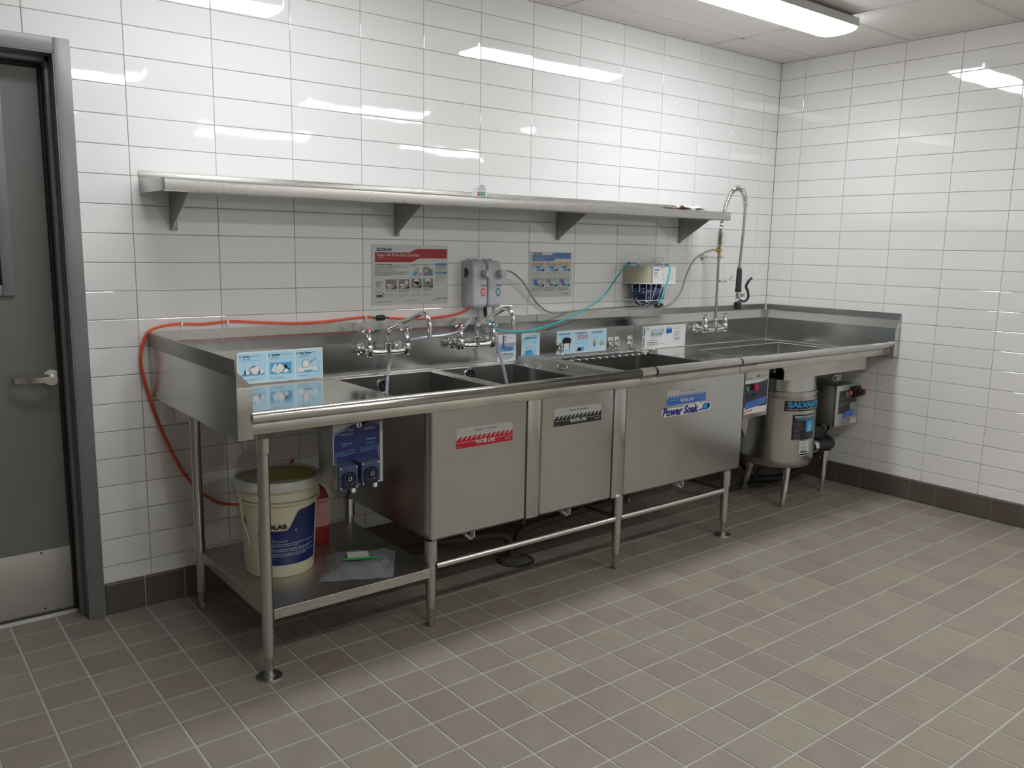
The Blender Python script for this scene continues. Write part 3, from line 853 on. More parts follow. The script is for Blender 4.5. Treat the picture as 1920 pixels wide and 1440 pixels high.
# ================================================================ DISH TABLE (right part)
tb = thing('dish_table', (3.5, -.5, 0), 'stainless corner dish table with scrap trough, right of the long sink', 'table')
RX = CX - .003
b = MB(); b.prism(PROF, 'x', 2.777, RX - .0005, STEEL); b.build('backsplash', None, tb, angle=20)
b = MB(); b.prism([(RX, .88), (RX, 1.140), (RX - .0035, 1.140), (RX - .0045, 1.100), (RX - .057, 1.052), (RX - .057, .88)], 'y', -.975, -.003, STEEL); b.build('right_splash', None, tb, angle=20)
b = MB(); b.tube([(RX - .0575, -.0605, 1.052), (RX - .0575, -.0605, ZD)], .003, 8); b.tube([(RX - .0575, -.0605, 1.052), (RX - .010, -.0125, 1.100), (RX - .004, -.008, 1.139)], .0025, 8); b.tube([(2.78, -.0612, ZD + .001), (RX - .06, -.0612, ZD + .001)], .0025, 6); b.tube([(RX - .0585, -.06, ZD + .001), (RX - .0585, -.9, ZD + .001)], .0025, 6)
b.build('weld_seam', STEELR, tb)
b = MB(); sx0, sx1, sy0, sy1 = 3.14, 3.965, -.80, -.255
b.box(2.777, sx0, -.915, -.058, ZD - .003, ZD); b.box(sx1, RX - .05, -.915, -.058, ZD - .003, ZD); b.box(sx0, sx1, sy1, -.058, ZD - .003, ZD); b.box(sx0, sx1, -.915, sy0, ZD - .003, ZD)
b.build('table_top', STEELD, tb, smooth=False)
b = MB(); o = rrect(sx0, sx1, sy0, sy1, .012); i_ = rrect(sx0 + .10, sx1 - .10, sy0 + .06, sy1 - .06, .03); n = len(o)
b.add([(p[0], p[1], ZD) for p in o] + [(p[0], p[1], .83) for p in o] + [(p[0], p[1], .80) for p in i_],
      [(a * n + k, (a + 1) * n + k, (a + 1) * n + (k + 1) % n, a * n + (k + 1) % n) for a in (0, 1) for k in range(n)] + [tuple(range(2 * n, 3 * n))])
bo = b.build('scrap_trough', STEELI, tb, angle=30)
b = MB(); b.tube([(p[0], p[1], ZD + .001) for p in rrect(sx0, sx1, sy0, sy1, .012)], .003, 6, closed=True); b.build('trough_lip', STEELR, bo)
b = MB(); b.prism([(3.085, .893), (3.12, .852), (3.120, .800), (3.975, .800), (3.975, .893)], 'y', -.872, -.866); b.box(3.12, 3.975, -.868, -.24, .800, .803); b.box(3.972, 3.975, -.868, -.24, .80, .893)
b.build('trough_skirt', DIRTY, tb, smooth=False)
b = MB(); b.prism(rim_profile(), 'x', 2.613, RX - .050, SHELFM); bo = b.build('front_rim', None, tb, angle=30)
b = MB(); b.box(2.613, RX - .052, -.9525, -.947, .893, .927, c=.001); b.build('apron', DIRTY, bo)
sleeve(2.614, 2.745, SHELFM, tb)
b = MB(); b.ball((RX - .056, YR, .948), .024, 12, sc=(.5, 1, 1)); b.box(RX - .085, RX - .057, -.955, -.951, .89, .932, c=.001); b.build('rim_end', CHROMED, bo)
b = MB(); b.box(RX - .057, RX - .003, -.9768, -.9745, .882, 1.052, c=.0005); b.prism([(RX - .057, 1.05), (RX - .003, 1.05), (RX - .003, 1.135), (RX - .009, 1.10)], 'y', -.9768, -.9745); b.build('end_return', STEEL, tb)

# ================================================================ WALL SHELF
sh = thing('wall_shelf', (1.66, -.15, 1.73), 'long stainless wall shelf on four brackets above the sink', 'shelf')
SX0, SX1, SZ = .030, 3.300, 1.728
b = MB(); b.box(SX0 + .002, SX1 - .002, -.3055, -.003, SZ - .0015, SZ); b.build('shelf_board', SHELFM, sh, smooth=False)
b = MB(); b.box(SX0, SX1, -.005, -.0025, SZ, 1.770, c=.0006); b.build('upstand', SHELFM, sh)
b = MB()
lip = [(-.306, SZ), (-.311, SZ - .001), (-.315, SZ - .005), (-.316, SZ - .010), (-.314, .690 + .994), (-.308, 1.680), (-.296, 1.679), (-.296, 1.6805), (-.307, 1.682), (-.312, 1.686), (-.314, SZ - .011), (-.313, SZ - .006), (-.310, SZ - .003), (-.306, SZ - .002)]
b.prism(lip, 'x', SX0 + .004, SX1 - .004); b.build('front_lip', SHELFM, sh, angle=25)
b = MB(); b.box(SX0, SX0 + .002, -.312, -.006, 1.682, SZ + .0005, c=.0006); b.box(SX1 - .002, SX1, -.312, -.006, 1.682, SZ + .0005, c=.0006); each(b, 'end_lip', SHELFM, sh)
for x in (.140, 1.166, 2.186, 3.196):
    b = MB(); b.prism([(-.004, 1.726), (-.262, 1.726), (-.262, 1.690), (-.244, 1.682), (-.020, 1.547), (-.004, 1.541)], 'x', x, x + .0025)
    b.box(x, x + .028, -.0055, -.003, 1.541, 1.70, c=.0005); b.box(x, x + .028, -.262, -.004, 1.7235, 1.7262)
    b.lathe([(0, -.004), (.005, -.003), (.0065, 0)], (x + .015, -.0055, 1.565), 'y', 12)
    b.build('bracket', STEELV, sh)

# test strip tub and paper on the shelf
ts = thing('test_strip_holder', (1.485, -.245, SZ), 'small round-topped white test strip dispenser with green bars on the shelf', 'dispenser')
b = MB(); x0 = 1.485
outl = [(x0 - .030, SZ), (x0 + .030, SZ), (x0 + .030, SZ + .038)] + [(x0 + .030 * math.cos(a), SZ + .038 + .026 * math.sin(a)) for a in [PI * k / 10 for k in range(1, 10)]] + [(x0 - .030, SZ + .038)]
b.prism(outl, 'y', -.262, -.228); bo = b.build('case', WHITE, ts)
P = Print(wallF(x0 - .03, SZ, -.262)); P.rect(.006, .034, .054, .044, I_PALE, 1)
for k, c_ in enumerate((I_BRICK, I_GR, I_GREEN, I_GREEN, I_TEAL)): P.rect(.007 + k * .0098, .006, .0135 + k * .0098, .027, c_, 2)
P.text('OASIS', .017, .048, .007, I_K, w=.026); P.done(ts)
pp = thing('folded_papers', (2.93, -.26, SZ), 'crumpled white and brown papers lying at the right end of the shelf', 'papers')
def sheet(name, mat, parent, cx, cy, z0, lx, ly, amp, seed, rot=0, curl=0):
    rnd = random.Random(seed); b = MB(); nx, ny = 10, 5; vs = []; ph = rnd.uniform(0, 6)
    for i in range(nx + 1):
        for j in range(ny + 1):
            u, v = i / nx - .5, j / ny - .5
            x, y = u * lx, v * ly; c_, s_ = math.cos(rot), math.sin(rot)
            z = z0 + amp * (abs(math.sin(5 * u + ph)) * .7 + .3 * math.sin(9 * v + ph)) ** 2 + amp * .2
            if curl and u > .3: z -= (u - .3) * curl
            vs.append((cx + x * c_ - y * s_, cy + x * s_ + y * c_, z))
    for lay_ in (0, .0012):
        b.add([(p[0], p[1], p[2] + lay_) for p in vs], [(i * (ny + 1) + j, (i + 1) * (ny + 1) + j, (i + 1) * (ny + 1) + j + 1, i * (ny + 1) + j + 1) for i in range(nx) for j in range(ny)])
    return b.build(name, mat, parent)
sheet('brown_paper', PAPERB, pp, 2.86, -.270, SZ + .002, .20, .06, .007, 3)
sheet('white_paper', PAPER, pp, 2.985, -.265, SZ + .005, .19, .075, .019, 5, 0.0, 0.02)

# ================================================================ FAUCETS
def cross_handle(b, x, y, z, mt, cap):
    b.lathe([(.0175, z - .075), (.0175, z - .052), (.0195, z - .050), (.0195, z - .043), (.015, z - .040), (.013, z - .030), (.0155, z - .026), (.0150, z - .018), (.008, z - .012), (.007, z - .002)], (x, y, 0), 'z', 20, mt)
    for k in range(2):
        a = PI / 2 * k + .12
        d_ = Vector((math.cos(a), math.sin(a), 0))
        pts = [Vector((x, y, z + .004)) + d_ * t - Z * (abs(t) * abs(t) * 6) for t in (-.031, -.026, -.016, -.006, 0, .006, .016, .026, .031)]
        b.tube(pts, [.0035, .0062, .0058, .005, .006, .005, .0058, .0062, .0035], 8, mt)
    b.lathe([(.009, z + .003), (.009, z + .010), (.006, z + .012), (0, z + .012)], (x, y, 0), 'z', 14, cap)
def wall_faucet(cx, z, label, reach=.35, group=None, spout=True, caps=None):
    caps = caps or (I_ORR, I_BLUE)
    yb = -.130
    t = thing('wall_faucet', (cx, -.06, z), label, 'faucet', group)
    b = MB()
    for s_ in (-1, 1):
        b.lathe([(.028, 0), (.029, -.004), (.026, -.010), (.016, -.014), (.014, -.05), (.019, -.052), (.021, -.056), (.021, -.072)], (cx + s_ * .1, -.060, z), 'y', 24)
    each(b, 'wall_flange', CHROME, t)
    b = MB()
    b.tube(smooth_path([(cx - .1, yb, z + .01), (cx - .088, yb, z - .004), (cx - .05, yb, z - .010), (cx, yb, z - .010), (cx + .05, yb, z - .010), (cx + .088, yb, z - .004), (cx + .1, yb, z + .01)], 4), .0135, 14)
    for s_ in (-1, 1):
        b.lathe([(.012, z - .028), (.019, z - .022), (.0215, z - .012), (.0215, z + .022), (.0185, z + .028)], (cx + s_ * .1, yb, 0), 'z', 22)
    b.lathe([(.016, z - .022), (.017, z - .005), (.0165, z + .018), (.020, z + .020), (.020, z + .032), (.015, z + .034), (.015, z + .042)], (cx, yb, 0), 'z', 20)
    b.build('body', CHROME, t)
    for s_, cap in ((-1, caps[0]), (1, caps[1])):
        b = MB(); cross_handle(b, cx + s_ * .1, yb, z + .092, CHROME, cap)
        o = b.build('handle', None, t)
    if spout:
        b = MB(); ztop = z + .185
        p = [(cx, yb, z + .04), (cx, yb, z + .075)]
        p += [(cx, yb - .004, z + .088), (cx, yb - .016, z + .100), (cx, yb - .035, z + .108)]
        ye = yb - reach
        n = 5
        for i in range(1, n): p.append((cx, yb - .035 + (ye + .075 - yb + .035) * i / n, z + .108 + (ztop - z - .108) * i / n))
        p += [(cx, ye + .075, ztop), (cx, ye + .055, ztop + .005), (cx, ye + .033, ztop + .002), (cx, ye + .014, ztop - .014), (cx, ye + .003, ztop - .036), (cx, ye, ztop - .06), (cx, ye, ztop - .092)]
        b.tube(smooth_path(p, 3), .0108, 16); b.build('spout', CHROME, t)
    return t
wall_faucet(1.054, 1.020, 'chrome wall faucet with red and blue buttons over the left tank', .355)
wall_faucet(1.564, 1.022, 'chrome wall faucet over the middle tank, under the white dispensers', .290, caps=(I_BRICK, I_NAVY))
# pre-rinse spray
PX, PY, PZ = 3.443, -.130, 1.010
pr = wall_faucet(PX, PZ, 'tall chrome pre-rinse faucet with spring hose and black spray handle, in the corner', spout=False, caps=(CHROMED, CHROMED))
pr.name = 'spray_faucet'
b = MB(); b.tube([(PX, PY, PZ + .03), (PX, PY, 1.50)], .0095, 14); b.lathe([(.013, PZ + .03), (.015, PZ + .05), (.012, PZ + .06)], (PX, PY, 0), 'z', 16)
b.lathe([(.0135, 1.448), (.0135, 1.470)], (PX, PY, 0), 'z', 14); b.build('riser_pipe', CHROMED, pr)
b = MB(); b.tube([(PX, PY, 1.460), (PX, -.012, 1.460)], .0075, 12); b.lathe([(.024, 0), (.024, -.004), (.012, -.010), (.012, -.03)], (PX, -.003, 1.460), 'y', 20); b.lathe([(.009, 0), (.011, -.02)], (PX, -.14, 1.46), 'y', 12)
b.build('wall_bracket', CHROME, pr)
b = MB(); b.box(PX - .013, PX + .013, PY - .013, PY + .013, 1.488, 1.520, c=.003); b.tube([(PX, PY, 1.478), (PX, PY, 1.54)], .011, 12); b.tube([(PX - .012, PY, 1.503), (PX - .032, PY, 1.503)], .008, 12)
b.build('brass_tee', BRASS, pr)
arc = [(PX, -.130, 1.53), (PX, -.132, 1.60), (PX, -.138, 1.68), (PX, -.150, 1.75), (PX, -.168, 1.80), (PX, -.195, 1.852), (PX, -.228, 1.878), (PX, -.262, 1.876), (PX, -.290, 1.846), (PX, -.304, 1.80), (PX, -.306, 1.765)]
ap_ = smooth_path(arc, 8)
b = MB(); b.tube(ap_ + [Vector((PX, -.304, 1.65)), Vector((PX, -.298, 1.52)), Vector((PX, -.293, 1.44))], .0085, 10); b.build('spray_hose', BRAID, pr)
def coil(path, R, pitchf, r):
    P_ = [Vector(p) for p in path]; D = [0]
    for i in range(1, len(P_)): D.append(D[-1] + (P_[i] - P_[i - 1]).length)
    tot = D[-1]; out = []; ang = 0; s_ = 0; ds = .0009; i = 0
    while s_ < tot:
        while i < len(D) - 2 and D[i + 1] < s_: i += 1
        t = (s_ - D[i]) / max(1e-9, D[i + 1] - D[i]); p = P_[i].lerp(P_[i + 1], t)
        T = (P_[i + 1] - P_[i]).normalized(); n1 = X; n2 = T.cross(n1).normalized()
        out.append(p + (n1 * math.cos(ang) + n2 * math.sin(ang)) * R(s_ / tot))
        pt = pitchf(s_ / tot); step = pt / 9
        ang += 2 * PI / 9; s_ += step
    mb_ = MB(); mb_.tube(out, r, 5); return mb_
b = coil(ap_, lambda t: .0170, lambda t: .0065 if t < .16 else (.020 if t < .34 else .0115), .0026)
b.build('spring', CHROME, pr)
b = MB(); b.lathe([(.012, 1.44), (.012, 1.415), (.016, 1.412), (.016, 1.395), (.012, 1.392)], (PX, -.292, 0), 'z', 16); b.build('swivel_nut', CHROME, pr)
b = MB(); b.tube([(PX, -.292, 1.392), (PX, -.292, 1.375), (PX, -.292, 1.27), (PX, -.292, 1.262), (PX, -.292, 1.25)], [.013, .0165, .0185, .021, .019], 16); b.build('spray_grip', RUBBER, pr)
b = MB(); b.tube([(PX, -.292, 1.25), (PX, -.292, 1.225), (PX, -.294, 1.205), (PX, -.294, 1.19)], [.014, .018, .015, .009], 14); b.tube([(PX, -.292, 1.228), (PX + .020, -.315, 1.230), (PX + .026, -.320, 1.23)], .010, 10); b.tube([(PX, -.294, 1.20), (PX, -.294, 1.182)], .006, 8); b.build('spray_valve', CHROME, pr)
b = MB(); b.tube(smooth_path([(PX, -.296, 1.205), (PX + .030, -.318, 1.192), (PX + .050, -.332, 1.215), (PX + .046, -.330, 1.255), (PX + .036, -.322, 1.285), (PX + .048, -.332, 1.320), (PX + .062, -.342, 1.338)], 4), [.0075] * 12 + [.0085] * 8 + [.0075] * 5, 10); b.build('spray_lever', RUBBER, pr)
b = MB(); b.lathe([(.010, 1.190), (.022, 1.186), (.024, 1.178), (.024, 1.146), (.020, 1.142)], (PX, -.294, 0), 'z', 20); b.build('spray_head', BLACK, pr)
b = MB(); b.tube(smooth_path([(PX, PY - .008, 1.31), (PX + .010, PY - .04, 1.305), (PX + .02, PY - .075, 1.32), (PX + .026, PY - .09, 1.348)], 4), .0026, 8); b.tube([(PX, PY - .012, 1.304), (PX, PY - .012, 1.316)], .012, 10); b.build('hanging_hook', CHROME, pr)

# ================================================================ WALL SIGNS AND PLACARDS
def board(name, x0, z0, wd, h, y, mat, label, t=.002, r=0.0):
    o = MB(); pts = rrect(x0, x0 + wd, z0, z0 + h, r) if r else [(x0, z0), (x0 + wd, z0), (x0 + wd, z0 + h), (x0, z0 + h)]
    o.prism(pts, 'y', y - t, y); ob = o.build(name, mat, None, smooth=False)
    return tag(ob, label, 'sign')
def swoosh(P, u0, u1, vlo, vhi, th, a, b, mt):
    """two-level band that steps up between a and b"""
    n = 8; top = [(u0, vlo + th)]; bot = [(u0, vlo)]
    for i in range(n + 1):
        t = i / n; s_ = t * t * (3 - 2 * t); u = a + (b - a) * t
        top.append((u, vlo + th + (vhi - vlo) * s_)); bot.append((u + .015 * (1), vlo + (vhi - vlo) * s_))
    top.append((u1, vhi + th)); bot.append((u1, vhi))
    for i in range(len(top) - 1): P.poly([bot[i], bot[i + 1], top[i + 1], top[i]], mt, 1)
# poster 1 (red)
W1, H1 = .428, .284
p1 = board('poster', 1.045, 1.218, W1, H1, -.001, I_PW, 'white poster with dark red header band and small photos, left of the dispensers', .003)
P = Print(wallF(1.045, 1.218, -.004)); s = W1 / 1385.0     # photo-crop units
def U(x): return (x - 165) * s
def V(y): return H1 - (y - 160) * (H1 / 1090.0)
swoosh(P, U(215), U(1525), V(475), V(405), V(300) - V(475), U(800), U(980), I_BRICK)
P.text('ECOLAB', U(248), V(275), .0135, I_NAVY, w=U(503) - U(248), bold=.03)
P.text('Oasis 146 Multi-Quat Sanitizer', U(245), V(370), .0145, I_W, w=U(1010) - U(245))
P.fine(U(245), V(385), U(470), 1, .004, I_PINK); P.fine(U(245), V(412), U(710), 1, .004, I_PINK)
P.text('150 - 400 ppm Quat Range', U(215), V(525), .0055, I_K, w=U(515) - U(215), bold=.02)
P.fine(U(215), V(535), U(780), 2, .0044, I_GR); P.fine(U(215), V(572), U(800), 2, .0044, I_GR)
P.text('Rango de uso de 150 - 400 ppm', U(215), V(630), .0045, I_K, w=U(560) - U(215), bold=.02)
P.fine(U(215), V(648), U(800), 3, .0044, I_GR); P.fine(U(215), V(695), U(780), 2, .0044, I_GR)
for x in (850, 1070): P.fine(U(x), V(508), U(x + 185), 3, .0038, I_GR)
P.poly([(U(855), V(728)), (U(1048), V(728)), (U(1048), V(635)), (U(855), V(635))], I_W, 1)
P.poly([(U(870), V(725)), (U(960), V(725)), (U(990), V(645)), (U(900), V(640))], I_MID, 2); P.poly([(U(975), V(725)), (U(1045), V(725)), (U(1045), V(670)), (U(1005), V(660))], I_PINK, 2)
P.ring(U(940), V(595), .006, .0015, I_GR, 2); P.disc(U(980), V(605), .003, I_K, 2)
P.poly([(U(1075), V(725)), (U(1258), V(725)), (U(1258), V(620)), (U(1160), V(568)), (U(1075), V(568))], I_GR, 1); P.disc(U(1135), V(640), .014, I_TAN, 2, ry=.009); P.ring(U(1190), V(650), .011, .003, I_STL, 3); P.rect(U(1075), V(725), U(1160), V(695), I_STL, 2)
for k, (x, w_) in enumerate(((395, 200), (627, 197), (855, 192), (1075, 184))):
    y0, y1 = (960, 788) if k < 2 else (950, 778)
    P.rect(U(x), V(y0), U(x + w_), V(y1), I_GR, 1)
    P.poly([(U(x + w_), V(y0)), (U(x + w_ * .5), V(y0)), (U(x + w_), V(y0 - 50))], I_NAVY, 2)
    if k < 2:
        P.poly([(U(x + 30), V(y0 - 50)), (U(x + 90), V(y0 - 50)), (U(x + 95), V(y0 - 85)), (U(x + 25), V(y0 - 85))], I_W, 2); P.disc(U(x + 65), V(y0 - 20), .005, I_W, 2)
        P.poly([(U(x + 80), V(y0 - 20)), (U(x + 150), V(y0 - 20)), (U(x + 110), V(y0 - 80))], I_TAN, 2); P.disc(U(x + 60), V(y0 - 120), .004, I_BRICK, 2)
    elif k == 2:
        P.disc(U(x + 95), V(y0 - 115), .0135, I_W, 2); P.rect(U(x + 50), V(y0 - 40), U(x + 138), V(y0 - 115), I_W, 2); P.rect(U(x + 60), V(y0 - 40), U(x + 100), V(y0 - 85), I_TAN, 3); P.rect(U(x + 95), V(y0 - 50), U(x + 135), V(y0 - 85), I_K, 3)
    else:
        P.rect(U(x + 35), V(y0 - 90), U(x + 140), V(y0 - 168), I_W, 2)
        for q in range(4): P.rect(U(x + 45 + q * 24), V(y0 - 75), U(x + 60 + q * 24), V(y0 - 125), I_BRICK if q < 1 else I_K, 3)
    P.fine(U(x), V(y0 + 10), U(x + w_ - 8), 3 + (k % 2), .0040, I_GR); P.fine(U(x), V(y0 + 100), U(x + w_ - 15), 4, .0040, I_LG)
P.disc(U(785 - 20), V(850), .0105, I_W, 3); P.ring(U(765), V(850), .0085, .0012, I_GR, 4); P.text('10', U(757), V(862), .005, I_K)
P.rect(U(1297), V(535), U(1527), V(495), I_STL, 1); P.rect(U(1297), V(692), U(1527), V(652), I_STL, 1); P.fine(U(1310), V(508), U(1475), 1, .005, I_PALE, 2); P.fine(U(1310), V(665), U(1495), 1, .005, I_PALE, 2)
P.fine(U(1310), V(545), U(1505), 6, .0040, I_GR); P.fine(U(1310), V(705), U(1500), 6, .0040, I_LG); P.fine(U(1310), V(810), U(1480), 3, .0038, I_LG)
P.fine(U(225), V(828), U(360), 3, .0050, I_K); P.fine(U(225), V(885), U(345), 3, .0045, I_GR)
P.ring(U(285), V(1030), .020, .0012, I_GR, 2, n=20)
for q in range(5): P.rect(U(232 + q * 24), V(1112), U(250 + q * 24), V(1065), I_BRICK if q < 2 else I_K, 3)
P.fine(U(235), V(1010), U(325), 2, .005, I_GR); P.line((U(345), V(1035)), (U(390), V(1065)), .003, I_K, 3)
P.text('Everywhere It Matters.', U(222), V(1205), .006, I_STL, w=U(515) - U(222)); P.text('1 800 35 CLEAN', U(1335), V(1170), .0058, I_NAVY, w=U(1530) - U(1335), bold=.02)
P.fine(U(1240), V(1185), U(1530), 1, .0035, I_GR); P.fine(U(755), V(1180), U(1040), 1, .0045, I_GR)
P.done(p1)
# poster 2 (blue)
W2, H2 = .306, .244
p2 = board('poster', 2.005, 1.234, W2, H2, -.001, I_PW, 'white poster with blue header band and six small pictures, right of the dispensers', .003)
P = Print(wallF(2.005, 1.234, -.004))
def U(x): return .0 + (x - 395) * (W2 / 1010.0)
def V(y): return H2 - (y - 380) * (H2 / 1050.0)
swoosh(P, U(440), U(1355), V(598), V(540), V(460) - V(598), U(850), U(970), I_STL)
P.text('ECOLAB', U(470), V(440), .009, I_NAVY, w=U(660) - U(470), bold=.03); P.text('Scout Pot & Pan Wash Procedure', U(465), V(518), .0085, I_PALE, w=U(1045) - U(465))
P.fine(U(465), V(530), U(900), 1, .005, I_PALE); P.fine(U(465), V(560), U(870), 1, .005, I_PALE)
for r_, y in enumerate((690, 1050)):
    for k, x in enumerate((432, 752, 1065)):
        wd_ = 290 if k < 2 else 275
        P.rect(U(x), V(y + 138), U(x + wd_), V(y - 70), I_TAN if r_ == 0 else I_LG, 1)
        P.rect(U(x), V(y + 138), U(x + wd_), V(y + 5), I_PALE, 2)
        P.poly([(U(x + 5), V(y + 130)), (U(x + 100), V(y + 130)), (U(x + 90), V(y + 85)), (U(x + 35), V(y + 80))], I_W, 3)
        P.rect(U(x + 120), V(y + 130), U(x + 205), V(y + 80), I_MID, 3); P.poly([(U(x + 200), V(y + 138)), (U(x + wd_), V(y + 138)), (U(x + wd_), V(y + 80))], I_SLATE, 4)
        if r_: P.disc(U(x + (235, 80, 60)[k]), V(y + 75), .010, I_PINK, 4); P.poly([(U(x + 60), V(y + 110)), (U(x + 150), V(y + 120)), (U(x + 120), V(y - 30)), (U(x + 40), V(y - 20))], I_STL if k != 1 else I_GR, 3)
        else: P.rect(U(x + 30), V(y), U(x + 45), V(y - 60), I_GR, 2); P.rect(U(x + 200), V(y), U(x + 225), V(y - 60), I_GR, 2); P.rect(U(x + 90), V(y + 60), U(x + 200), V(y + 20), I_STL, 3)
        P.fine(U(x), V(y + 155 if r_ == 0 else y + 165), U(x + wd_ - 10), 5 if r_ == 0 else 4, .0055, I_LG if r_ == 0 else I_GR)
P.fine(U(480), V(1375), U(690), 1, .005, I_GR); P.text('800 35 CLEAN', U(1150), V(1370), .005, I_NAVY, w=U(1320) - U(1150)); P.done(p2)

# placards on the splash
YS = -.0608
def V0(P, wd, h, n, gap=.006):
    """n pale blue panels"""
    pw = (wd - gap * (n + 1)) / n
    out = []
    for k in range(n): out.append((gap + k * (pw + gap), pw)); P.rect(gap + k * (pw + gap), gap, gap + k * (pw + gap) + pw, h - gap, I_SKY, 1)
    return out
W_, H_ = .391, .136
pa = board('placard', .367, .9065, W_, H_, YS, I_W, 'three-panel pale blue placard with air dry and rinse drawings, above left drainboard', .002, .006)
P = Print(wallF(.367, .9065, YS - .002)); C3 = V0(P, W_, H_, 3)
for (u, pw), ttl in zip(C3, ('Air Dry', 'Sanitize', 'Rinse Wares')):
    P.disc(u + .007, H_ - .020, .0055, I_BLUE, 2, n=14); P.disc(u + .007, H_ - .020, .003, I_SKY, 3, n=12)
    P.text(ttl, u + .018, H_ - .0235, .0085, I_K, w=.009 * len(ttl) * .55, bold=.04)
    P.fine(u + .018 + .0055 * len(ttl), H_ - .0175, u + pw - .006, 1, .005, I_GR); P.fine(u + .018, H_ - .030, u + pw * .65, 1, .0055, I_GR); P.fine(u + .012, H_ - .038, u + pw - .004, 1, .003, I_MID)
    P.fine(u + .010, .018, u + pw - .014, 1, .005, I_GR); P.fine(u + .012, .010, u + pw - .02, 1, .003, I_MID)
u = C3[0][0]; P.poly([(u + .005, .032), (u + .115, .034), (u + .108, .044), (u + .02, .044)], I_MID, 2)
P.poly([(u + .052, .040), (u + .080, .034), (u + .094, .062), (u + .066, .078), (u + .043, .062)], I_GR, 3); P.poly([(u + .054, .042), (u + .077, .037), (u + .091, .061), (u + .083, .074), (u + .047, .062)], I_W, 4); P.rect(u + .028, .04, u + .045, .056, I_W, 3); P.rect(u + .024, .038, u + .030, .058, I_K, 4); P.rect(u + .092, .040, u + .106, .054, I_W, 3); P.rect(u + .088, .040, u + .093, .052, I_K, 4)
P.line((u + .046, .060), (u + .060, .038), .003, I_GR, 5)
u = C3[1][0]; P.rect(u + .008, .032, u + .108, .082, I_MID, 2); P.poly([(u + .014, .048), (u + .032, .078), (u + .044, .066), (u + .055, .036), (u + .046, .034)], I_W, 3); P.poly([(u + .032, .056), (u + .052, .080), (u + .078, .064), (u + .062, .034)], I_GR, 3); P.poly([(u + .034, .056), (u + .052, .078), (u + .076, .063), (u + .061, .037)], I_W, 4)
P.poly([(u + .070, .066), (u + .084, .074), (u + .088, .060), (u + .100, .050), (u + .094, .048), (u + .074, .058)], I_K, 5); P.poly([(u + .068, .040), (u + .080, .034), (u + .094, .046), (u + .082, .056)], I_W, 4)
u = C3[2][0]; P.rect(u + .008, .034, u + .036, .054, I_W, 3); P.rect(u + .040, .040, u + .074, .056, I_W, 3); P.rect(u + .078, .036, u + .100, .056, I_W, 3); P.poly([(u + .028, .052), (u + .062, .050), (u + .061, .084), (u + .032, .086)], I_GR, 4); P.poly([(u + .030, .054), (u + .060, .052), (u + .059, .082), (u + .034, .084)], I_W, 5)
P.rect(u + .040, .032, u + .074, .040, I_MID, 4); P.line((u + .072, .076), (u + .096, .092), .003, I_STL, 4); P.line((u + .070, .078), (u + .074, .072), .006, I_STL, 5); P.line((u + .002, .030), (u + .116, .030), .001, I_STL, 3); P.line((u + .108, .058), (u + .114, .034), .001, I_STL, 3)
P.done(pa)
pb = board('placard', 1.744, .902, .125, .146, YS, I_W, 'small white placard with blue thermometer, beside the middle faucet', .002, .005)
P = Print(wallF(1.744, .902, YS - .002))
P.rect(.006, .052, .118, .098, I_PALE, 1); P.rect(.020, .058, .110, .080, I_MID, 2); P.poly([(.045, .060), (.100, .060), (.104, .078), (.050, .082)], I_STL, 3)
P.rect(.036, .080, .046, .138, I_BLUE, 3); P.disc(.041, .082, .009, I_BLUE, 4); P.rect(.037, .126, .045, .140, I_BRICK, 4); P.disc(.054, .132, .004, I_NAVY, 3); P.disc(.054, .117, .004, I_NAVY, 3); P.text('110-120°F', .064, .123, .006, I_K, w=.038)
P.text('WASH & SOAK', .035, .038, .0075, I_K, w=.075, bold=.03); P.fine(.030, .033, .112, 3, .006, I_MID); P.fine(.045, .014, .105, 1, .004, I_GR); P.done(pb)
pc = board('placard', 1.909, .902, .126, .143, YS, I_W, 'small pale blue placard with soaking pan drawing, behind the middle tank', .002, .004)
P = Print(wallF(1.909, .902, YS - .002)); P.rect(.005, .005, .121, .138, I_SKY, 1); P.text('Manual Pan Loading', .022, .115, .007, I_K, w=.082, bold=.03)
P.poly([(.022, .012), (.082, .012), (.074, .052), (.026, .052)], I_CYAN, 2); P.poly([(.082, .012), (.108, .012), (.098, .062), (.078, .050)], I_PALE, 2); P.fine(.028, .070, .092, 2, .006, I_TAN); P.line((.085, .085), (.085, .100), .0015, I_STL); P.line((.092, .085), (.092, .100), .0015, I_STL); P.done(pc)
pd = board('placard', 2.160, .917, .381, .128, YS, I_W, 'three-panel pale blue placard with pan and red prohibition signs, behind wide tank', .002, .004)
P = Print(wallF(2.160, .917, YS - .002)); C3 = V0(P, .381, .128, 3, .005)
for (u, pw), ttl in zip(C3, ('Remove Food', 'Use No Harsh Tools', 'Prepare Wash Tank')):
    P.disc(u + .008, .112, .004, I_BLUE, 2, n=12); P.text(ttl, u + .016, .109, .007, I_K, w=pw * .62, bold=.03); P.fine(u + .016, .103, u + pw - .010, 1, .0035, I_MID)
u = C3[0][0]; P.poly([(u + .034, .058), (u + .095, .058), (u + .100, .080), (u + .080, .092), (u + .048, .092), (u + .030, .078)], I_K, 3); P.rect(u + .046, .028, u + .084, .060, I_W, 3); P.rect(u + .040, .028, u + .046, .060, I_K, 3); P.rect(u + .084, .028, u + .090, .060, I_K, 3); P.fine(u + .02, .018, u + .10, 1, .003, I_MID)
u = C3[1][0]
for k in range(3):
    c_ = u + .034 + .028 * k; P.disc(c_, .090, .0115, I_W, 2); P.ring(c_, .090, .012, .003, I_RED, 3); P.line((c_ - .008, .097), (c_ + .008, .083), .0028, I_RED, 4)
